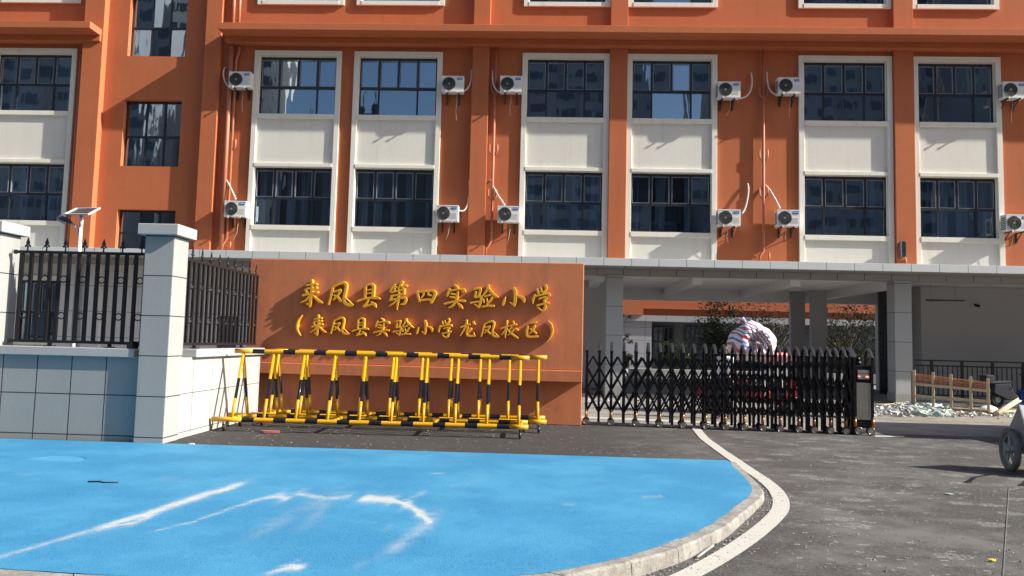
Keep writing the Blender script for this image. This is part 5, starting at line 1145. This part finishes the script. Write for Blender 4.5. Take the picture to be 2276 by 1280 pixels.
# ------------------------------------------------------------------ RED CARGO TRICYCLES and the striped bag
def tricycle(loc, rz, label, canopy=True, box='red'):
    r = thing('cargo_tricycle', loc, label, 'tricycle', rz=rz)
    for x, y in ((1.15, 0), (-.75, -.5), (-.75, .5)):
        mb = MB(); mb.ring((x, y, .26), (0,1,0), .19, .07, 24); w_ = mb.build('wheel', M['black_iron'], r); mb = MB(); mb.tube([(x,y-.06,.26),(x,y+.06,.26)], .11, 14); mb.build('hub', M['galv'], w_)
    mb = MB(); mb.box(-1.25, .05, -.55, .55, .42, .47); mb.box(-1.25, .05, -.55, -.52, .471, .82); mb.box(-1.25, .05, .52, .55, .471, .82); mb.box(-1.25, -1.22, -.519, .519, .471, .82); mb.box(.02, .05, -.519, .519, .471, .82); mb.build('cargo_box', M[box], r, bevel=.01)
    for k in range(4): MB().box(-1.15+k*.3, -1.10+k*.3, -.565, -.551, .45, .82).build('rib', M[box], r)
    mb = MB(); mb.prism([(.06,.30),(.10,.62),(.62,.60),(.72,.34),(1.0,.40),(1.12,.95),(1.22,.92),(1.32,.50),(1.2,.44),(.95,.25)], 'y', -.20, .20); mb.build('body', M['red'], r, bevel=.03)
    mb = MB(); mb.box(.12, .60, -.22, .22, .62, .74); mb.build('seat', M['dark_cloth'], r, bevel=.03)
    mb = MB(); mb.tube([(1.0,-.38,1.02),(1.1,-.1,1.02),(1.1,.1,1.02),(1.0,.38,1.02)], .02, 8); mb.tube([(1.1,0,1.02),(1.2,0,.5),(1.16,0,.28)], .035, 8); mb.build('handlebar', M['black_iron'], r)
    mb = MB(); mb.tube([(1.23,0,.80),(1.30,0,.79)], .09, 16); mb.build('headlight', M['lens'], r)
    mb = MB(); mb.box(-1.262,-1.251,-.5,-.34,.55,.68); mb.build('tail_light', M['amber'], r); mb = MB(); mb.box(-1.262,-1.251,.34,.5,.55,.68); mb.build('tail_light', M['amber'], r)
    if canopy:
        mb = MB()
        for x, y in ((.44,-.45),(.44,.45),(1.02,-.35),(1.02,.35)): mb.tube([(x,y,.5),(x,y,1.44)], .018, 8)
        mb.build('canopy_post', M['white_paint'], r)
        mb = MB(); n = 8; vs = []
        for i in range(n+1): y = -.58 + 1.16*i/n; z = 1.45 + .12*math.sin(math.pi*i/n); vs += [(.40,y,z),(1.08,y,z-.02)]
        mb.add(vs, [(2*i,2*i+1,2*i+3,2*i+2) for i in range(n)], 0, True); o = mb.build('canopy', M['pink'], r, fixn=False); sm = o.modifiers.new('s','SOLIDIFY'); sm.thickness = .02
        mb = MB(); mb.box(.40,1.08,-.585,-.578,1.37,1.45); mb.build('valance', M['pink'], r)
        mb = MB(); mb.box(.44,1.02,-.47,-.46,.88,1.37); mb.build('side_sheet', M['white_cloth'], r)
    return r
q = wp(1672, 830, 18.9); tricycle((q.x-.2, 19.0, 0), RAD(-6), 'red cargo tricycle with a pink canopy behind the gate, loaded with the striped bag', True, 'maroon')
# bulging striped woven bag, its gathered neck towards the camera
bc = wp(1668, 764, 18.9); mb = MB(); n, m = 48, 26; vs = []; rnd = random.Random(5)
for i in range(m):
    ph = math.pi*i/(m-1)
    for k in range(n):
        a_ = 2*math.pi*k/n; rr = math.sin(ph)**.75; yv = -math.cos(ph)
        fold = 1 + .05*math.cos(9*a_+.5)*max(0, 1-ph*1.0) + .035*math.sin(5*a_+ph*4) + .02*math.sin(13*a_+ph*7)
        dz = .04 if math.sin(a_) > 0 else 0
        pinch = .20*math.exp(-(ph/.34)**2)
        vs.append((.555*rr*math.cos(a_)*fold*(1.04 if math.cos(a_) < 0 else 1.0), .46*yv + pinch, (.43+dz)*rr*math.sin(a_)*fold - .10*abs(math.cos(a_))*rr))
mb.add(vs, [(i*n+k, i*n+(k+1)%n, (i+1)*n+(k+1)%n, (i+1)*n+k) for i in range(m-1) for k in range(n)], 0, True)
r = thing('woven_bag', (bc.x, 18.75, bc.z+.05), 'bulging red, white and blue striped woven bag above the gate', 'bag')
mb.build('bag_body', M['bag'], r); r.scale = (1.06, 1.06, 1.10)
mb = MB(); mb.tube([(0,-.26,0),(0,-.30,-.01),(.01,-.36,-.05),(.0,-.42,-.10)], [.05,.035,.06,.085], 12); mb.build('neck', M['bag'], r)
mb = MB(); mb.tube([(-.14,.1,.44),(-.20,.05,.52),(-.26,.05,.50)], [.05,.045,.05], 10); mb.build('ear', M['bag'], r)
q = wp(432, 760, 18.0); tricycle((q.x, 18.0, 0), RAD(88), 'red cargo tricycle parked behind the side railing, left of the orange wall', False)
# dark notice board behind the side railing
qa, qb = wp(482, 760, 16.6), wp(525, 760, 16.6); r = thing('notice_board', ((qa.x+qb.x)/2, 16.6, 0), 'small dark board with pale lettering behind the side railing', 'sign'); hw_ = (qb.x-qa.x)/2; zb_ = wp(500, 795, 16.6).z
mb = MB(); mb.box(-hw_, hw_, 0, .03, zb_-.15, zb_+.95); mb.build('panel', M['dark_cloth'], r)
for x in (-hw_+.05, hw_-.05): MB().box(x-.02, x+.02, .031, .07, 0, zb_+.9).build('post', M['black_iron'], r)
def board_text(s_, size, x, z, parent, mat, y=-.004):
    cu = bpy.data.curves.new('t', 'FONT'); cu.body = s_; cu.size = size; cu.extrude = .001; tmp = bpy.data.objects.new('tmp', cu); C.objects.link(tmp); bpy.context.view_layer.update()
    me = bpy.data.meshes.new_from_object(tmp.evaluated_get(bpy.context.evaluated_depsgraph_get())); bpy.data.objects.remove(tmp)
    me.transform(Matrix.Translation((x, y, z)) @ Matrix.Rotation(math.pi/2, 4, 'X')); me.materials.clear(); me.materials.append(mat); o = bpy.data.objects.new('lettering', me); C.objects.link(o); o.parent = parent; return o
board_text('管石膏灰', .125, -hw_+.01, zb_+.10, r, M['desk'])

# ------------------------------------------------------------------ COURTYARD behind the passage
YR = 52.0; rb = thing('rear_school_block', (5, YR, 0), 'orange and grey school block across the courtyard, seen through the passage', 'building'); o_ = (5, YR, 0)
zA, zB = wp(1500, 716, YR).z, wp(1500, 703, YR).z; zC = wp(1500, 686, YR).z
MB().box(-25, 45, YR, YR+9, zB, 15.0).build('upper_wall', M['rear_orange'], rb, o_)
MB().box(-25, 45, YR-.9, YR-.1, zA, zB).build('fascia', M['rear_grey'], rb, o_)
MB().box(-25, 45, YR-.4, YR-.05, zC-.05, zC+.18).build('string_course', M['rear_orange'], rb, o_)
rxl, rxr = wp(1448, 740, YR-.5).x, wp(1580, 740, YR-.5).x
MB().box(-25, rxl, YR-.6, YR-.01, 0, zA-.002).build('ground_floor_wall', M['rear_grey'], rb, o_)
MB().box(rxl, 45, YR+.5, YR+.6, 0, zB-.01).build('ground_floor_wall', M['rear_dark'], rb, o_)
for (a_, b_, c_, d_) in ((1452,1497,727,792), (1524,1566,727,792)):
    p, q = wp(a_, d_, YR+.4), wp(b_, c_, YR+.4); zlo = max(.9, p.z)
    mb = MB(); 
    for u in np.linspace(0, 1, 5): x = p.x + (q.x-p.x)*u; mb.box(x-.05, x+.05, YR+.36, YR+.46, zlo, q.z)
    for z in (zlo, (zlo*.5+q.z*.5), q.z): mb.box(p.x, q.x, YR+.37, YR+.45, z-.05, z+.05)
    w_ = mb.build('window', M['frame_dark'], rb, o_); MB().box(p.x, q.x, YR+.47, YR+.49, zlo, q.z).build('pane', M['glass'], w_, o_)
for x in np.arange(-12, 40, 4.2):
    w_ = MB(); 
    for u in (0, .33, .66, 1): w_.box(x+2.6*u-.04, x+2.6*u+.04, YR-.05, YR-.002, 5.3, 7.3)
    w_.box(x, x+2.6, YR-.05, YR-.002, 5.26, 5.34); w_.box(x, x+2.6, YR-.05, YR-.002, 7.26, 7.34)
    w_ = w_.build('window', M['frame_dark'], rb, o_); MB().box(x, x+2.6, YR-.03, YR-.003, 5.34, 7.26).build('pane', M['glass'], w_, o_)
p = wp(1413, 700, YR-1); MB().box(p.x-.9, p.x+.5, YR-1.2, YR-.602, zB, 12).build('stair_bay', M['rear_orange'], rb, o_)
# trees and shrubs of the courtyard
def tree(x, y, h, cr, label, dense=1.0, mat='leaf_dark', seed=0, low=.35, cat='tree', name='tree', bare=False):
    rg = random.Random(seed); r = thing(name, (x, y, 0), label, cat)
    mb = MB(); zt = h*low; mb.tube([(0,0,0),(rg.uniform(-.05,.05),0,zt*.5),(rg.uniform(-.1,.1),0,zt)], [.09,.075,.06], 8); tips = []
    for k in range(13):
        a_ = k*2.4 + rg.random(); e = rg.uniform(.5, 1.2); p0 = Vector((0,0,zt*rg.uniform(.75,1.0))); L_ = cr*rg.uniform(.7,1.1)
        p1 = p0 + Vector((math.cos(a_)*math.cos(e), math.sin(a_)*math.cos(e), math.sin(e)))*L_*.55; p2 = p1 + Vector((math.cos(a_)*math.cos(e)*.8, math.sin(a_)*math.cos(e)*.8, math.sin(e)*1.2))*L_*.6
        mb.tube([p0,p1,p2], [.045,.028,.010], 6); tips += [p1, p2]
        for j in range(3):
            p3 = p1.lerp(p2, rg.random()) + Vector((rg.uniform(-1,1), rg.uniform(-1,1), rg.uniform(0,1)))*cr*.4; mb.tube([p1.lerp(p2,.3*j), p3], [.016,.006], 5); tips.append(p3)
    mb.build('trunk', M['bark'], r)
    mb = MB(); cz = zt + (h-zt)*.55
    for c_ in range(int(70*dense)):
        if rg.random() < .6: c0 = rg.choice(tips) + Vector((rg.gauss(0,.2), rg.gauss(0,.2), rg.gauss(0,.2)))*cr
        else:
            a_ = rg.uniform(0,6.28); rr = cr*math.sqrt(rg.random()); c0 = Vector((rr*math.cos(a_), rr*math.sin(a_), zt*.9 + (h-zt)*rg.random()))
        for _ in range(46):
            p = c0 + Vector((rg.gauss(0,1), rg.gauss(0,1), rg.gauss(0,.8)))*cr*.16; s_ = rg.uniform(.04,.095); d = Vector((rg.uniform(-1,1),rg.uniform(-1,1),rg.uniform(-.6,.6))).normalized(); u = d.cross(Vector((rg.random(),rg.random(),1))).normalized()
            mb.add([p - d*s_, p + u*s_*.5, p + d*s_, p - u*s_*.5], [(0,1,2,3)])
    mb.build('crown', M[mat], r, fixn=False); return r
def xat(px_, y): return wp(px_, 740, y).x
tree(xat(1316, 36), 36, 4.6, 1.1, 'slender leafy tree glimpsed left of the front column', 1.0, 'leaf_mid', 1, .2)
tree(xat(1386, 40), 40, 3.3, .5, 'small leafy shrub just right of the front column, before the far block', .7, 'leaf_mid', 2, .15, 'shrub', 'shrub')
tree(xat(1607, 38), 38, 4.3, 1.25, 'broad dark tree left of the striped bag, beyond the passage', 3.0, 'leaf_dark', 3, .2)
tree(xat(1716, 40), 40, 4.6, 1.7, 'thin-crowned tree just right of the striped bag, beyond the passage', .3, 'leaf_dark', 4, .35)
tree(xat(1880, 38), 38, 5.0, 2.0, 'dark tree between the rear pillars and the right front column', .55, 'leaf_dark', 5, .3)
tree(xat(1950, 42), 42, 3.0, 1.6, 'low dark shrub beside the right front column, beyond the passage', 1.0, 'leaf_dark', 6, .15, 'shrub', 'shrub')
tree(xat(1500, 44), 44, 1.9, .8, 'small round shrub in the courtyard planter below the far windows', .8, 'leaf_mid', 8, .15, 'shrub', 'shrub')
tree(xat(1860, 43), 43, 2.4, 1.3, 'low dark shrub behind the rear pillar, beyond the passage', .9, 'leaf_dark', 9, .15, 'shrub', 'shrub')
r = thing('planter_wall', (xat(1560,36), 35, 0), 'low grey stone planter wall along the far side of the passage', 'wall'); o_ = r.location.copy()
MB().box(xat(1400,35), xat(1990,35), 35, 35.5, 0, .55).build('wall_body', M['granite'], r, o_)
r = thing('railing', (xat(1900,34), 34, 0), 'dark balustrade across the far side of the passage', 'railing'); o_ = r.location.copy()
xa_, xb_ = xat(1850,34), xat(1990,34)
for z in (.15, 1.0): MB().box(xa_, xb_, 33.98, 34.02, z-.025, z+.025).build('rail', M['black_iron'], r, o_)
for x in np.arange(xa_+.05, xb_, .14): MB().box(x-.013, x+.013, 33.988, 34.012, .176, .974).build('baluster', M['black_iron'], r, o_)
r = thing('side_door', (xat(1316,30), 30, 0), 'brown panelled door in the shade behind the left end of the gate', 'door'); o_ = r.location.copy()
MB().box(xat(1296,30)-.3, xat(1345,30), 30.0, 30.08, 0, 1.5).build('door_leaf', plain('brown_door', (.10,.06,.05), .6), r, o_); MB().box(xat(1296,30)-.3, xat(1345,30), 29.9, 29.999, 0, .4).build('step', M['granite'], r, o_)

# ------------------------------------------------------------------ OUTSIDE THE FRAME: unseen gatehouse added at the right to shade the entrance, towers across the road (in the windows)
r = thing('gatehouse', (14.0, 15.2, 0), 'small grey gatehouse added unseen past the right edge to shade the entrance', 'building'); o_ = r.location.copy()
MB().box(12.6, 16.5, 13.85, 16.5, 0, 3.3).build('wall', M['white_plain'], r, o_); MB().box(13.4, 16.5, 12.3, 13.84, 0, 3.3).build('shade_block', M['white_plain'], r, o_); MB().box(12.3, 16.8, 13.7, 16.7, 3.301, 3.55).build('roof', M['orange'], r, o_)  # second block added to widen the cast shade over the entrance
w_ = MB().box(13.3, 15.4, 13.80, 13.849, 1.0, 2.4).build('window', M['frame_dark'], r, o_); MB().box(13.4, 15.3, 13.785, 13.799, 1.1, 2.3).build('pane', M['glass'], w_, o_)
M['tower'] = plaster('tower_render', (0.34, 0.34, 0.36), 0.03, 0.06, 0.9, 0.0); M['tower_pale'] = plaster('tower_pale_render', (0.75, 0.71, 0.63), 0.03, 0.05, 0.9, 0.0)
M['tower_dark'] = plaster('tower_dark_cladding', (0.14, 0.135, 0.13), 0.03, 0.06, 0.9, 0.0)
M['tower_pane'] = plain('tower_window', (0.10, 0.11, 0.13), 0.3)
def tower(x0, x1, y, h, label, mat='tower', fl=3.1, seed=0):
    rg = random.Random(seed); r = thing('apartment_tower', ((x0+x1)/2, y-8, 0), label, 'building', 'buildings across the road'); o_ = r.location.copy()
    MB().box(x0, x1, y-16, y, 0, h).build('wall', M[mat], r, o_)
    mb = MB(); n = int((x1-x0)/4.2); bw_ = (x1-x0)/n; mw = MB()
    for i in range(n):
        kind = i % 3; xa = x0 + i*bw_
        if kind == 1: mw.box(xa+.3, xa+bw_-.3, y+.002, y+1.2, 3, h-1)
        for f in range(1, int(h/fl)):
            z = f*fl; yy = y + (1.205 if kind == 1 else .005)
            if kind == 1: mb.box(xa+.8, xa+bw_-.8, yy, yy+.03, z+.5, z+2.2)
            else: mb.box(xa+.9, xa+bw_-1.2, yy, yy+.03, z+.8, z+2.2)
    mw.build('bay', M[mat], r, o_); w = mb.build('window', M['tower_pane'], r, o_)
    MB().box(x0-.4, x1+.4, y-16.4, y+.6, h+.002, h+.9).build('roof', M[mat], r, o_); return r
tower(-112, -62, -62, 74, 'tall grey apartment tower across the road, reflected in the left windows', 'tower', seed=1)
tower(-58, -49, -70, 58, 'slim pale tower across the road, beside the open sky in the reflections', 'tower_pale', seed=2)
tower(-50, -16, -82, 36, 'low dark block across the road, below the open sky in the reflections', 'tower_dark', seed=3)
rl = [o for o in C.objects if o.name.startswith('apartment_tower')][-1]
mb = MB(); rg = random.Random(3)
for k in range(9):
    x = -48 + k*3.7 + rg.uniform(-.5,.5); h = rg.choice((1,2,3,5.5,2.5)); w_ = rg.uniform(.8,2.2); mb.box(x-w_/2, x+w_/2, -84, -82.5, 36.91, 36.9+h)
    if h > 4: mb.box(x-.15, x+.15, -83.4, -83.1, 36.9+h, 36.9+h+3); mb.box(x-2.2, x+2.2, -83.4, -83.2, 36.9+h*.7, 37.2+h*.7)
mb.build('roof_structure', M['tower_dark'], rl, rl.location)
tower(-12, 17, -75, 76, 'tall grey apartment tower across the road, reflected in the middle windows', 'tower', seed=4)
tower(16, 27, -85, 34, 'low dark block across the road between two tall towers', 'tower_dark', seed=5)
tower(27, 62, -70, 80, 'tall grey apartment tower across the road, reflected in the right windows', 'tower', seed=6)
tower(64, 108, -58, 70, 'broad grey apartment tower across the road, farthest to the right', 'tower', seed=7)
# ------------------------------------------------------------------ SMALL THINGS on the ground
g = gpb(118, 1024); r = thing('manhole_cover', (g.x, g.y, zblue(g.y)+.004), 'round manhole cover painted blue over its ribs, set in the blue pavement', 'manhole cover')
mb = MB(); mb.ring((0,0,-.006), (0,0,1), .36, .007, 40); mb.build('ring', plain('blue_painted_iron', (.038,.215,.395), .6, 0, .2, 20), r)
mb = MB()
for k in range(-7, 8):
    x = k*.044; h = math.sqrt(max(0, .33**2 - x*x))
    if h > .05: mb.bar((x,-h,.000), (x,h,.000), .012, .004)
mb.build('ribs', plain('pale_blue_rib', (.065,.262,.43), .6, 0, .2, 20), r)
def scrap(px_, py_, s_, mat, lab, onblue=True):
    g = gpb(px_, py_) if onblue else gp(px_, py_); z = (zblue(g.y) if onblue else 0) + .003; rg = random.Random(px_); mb = MB()
    poly = [(s_*rg.uniform(.6,1)*math.cos(a_), s_*.6*rg.uniform(.6,1)*math.sin(a_)) for a_ in np.linspace(0, 5.5, 7)]; mb.prism(poly, 'z', 0, .012); o = mb.build('scrap', mat, origin=(0,0,0)); o.location = (g.x, g.y, z); return tag(o, lab, 'litter')
M['yellow_scrap'] = plain('yellow_plastic', (.75,.62,.03), .5); 
scrap(2204, 1247, .035, M['yellow_scrap'], 'tiny yellow scrap on the asphalt near the right edge', False)
scrap(2108, 1099, .05, M['rubble_green'], 'pale stone chip alone on the asphalt right of the white line', False)
scrap(427, 988, .06, M['white_cloth'], 'white scrap of paper at the edge of the blue pavement near the pillar', False)
mb = MB(); g = gpb(228, 1074); mb.tube([(-.16,0,.012),(-.05,.02,.015),(.02,-.01,.012),(.16,.015,.012)], .008, 6); o = mb.build('twig', M['dark_cloth'], origin=(0,0,0)); o.location = (g.x, g.y, zblue(g.y)); tag(o, 'short dark twig lying on the blue pavement at left', 'twig')
mb = MB(); a_, b_ = gp(1548, 1243), gp(1584, 1216); mb.tube([(a_.x,a_.y,.012),(b_.x,b_.y,.012)], .012, 8); o = mb.build('rod', M['galv'], origin=(a_+b_)/2); tag(o, 'thin metal rod lying in the gutter beside the kerb', 'rod')
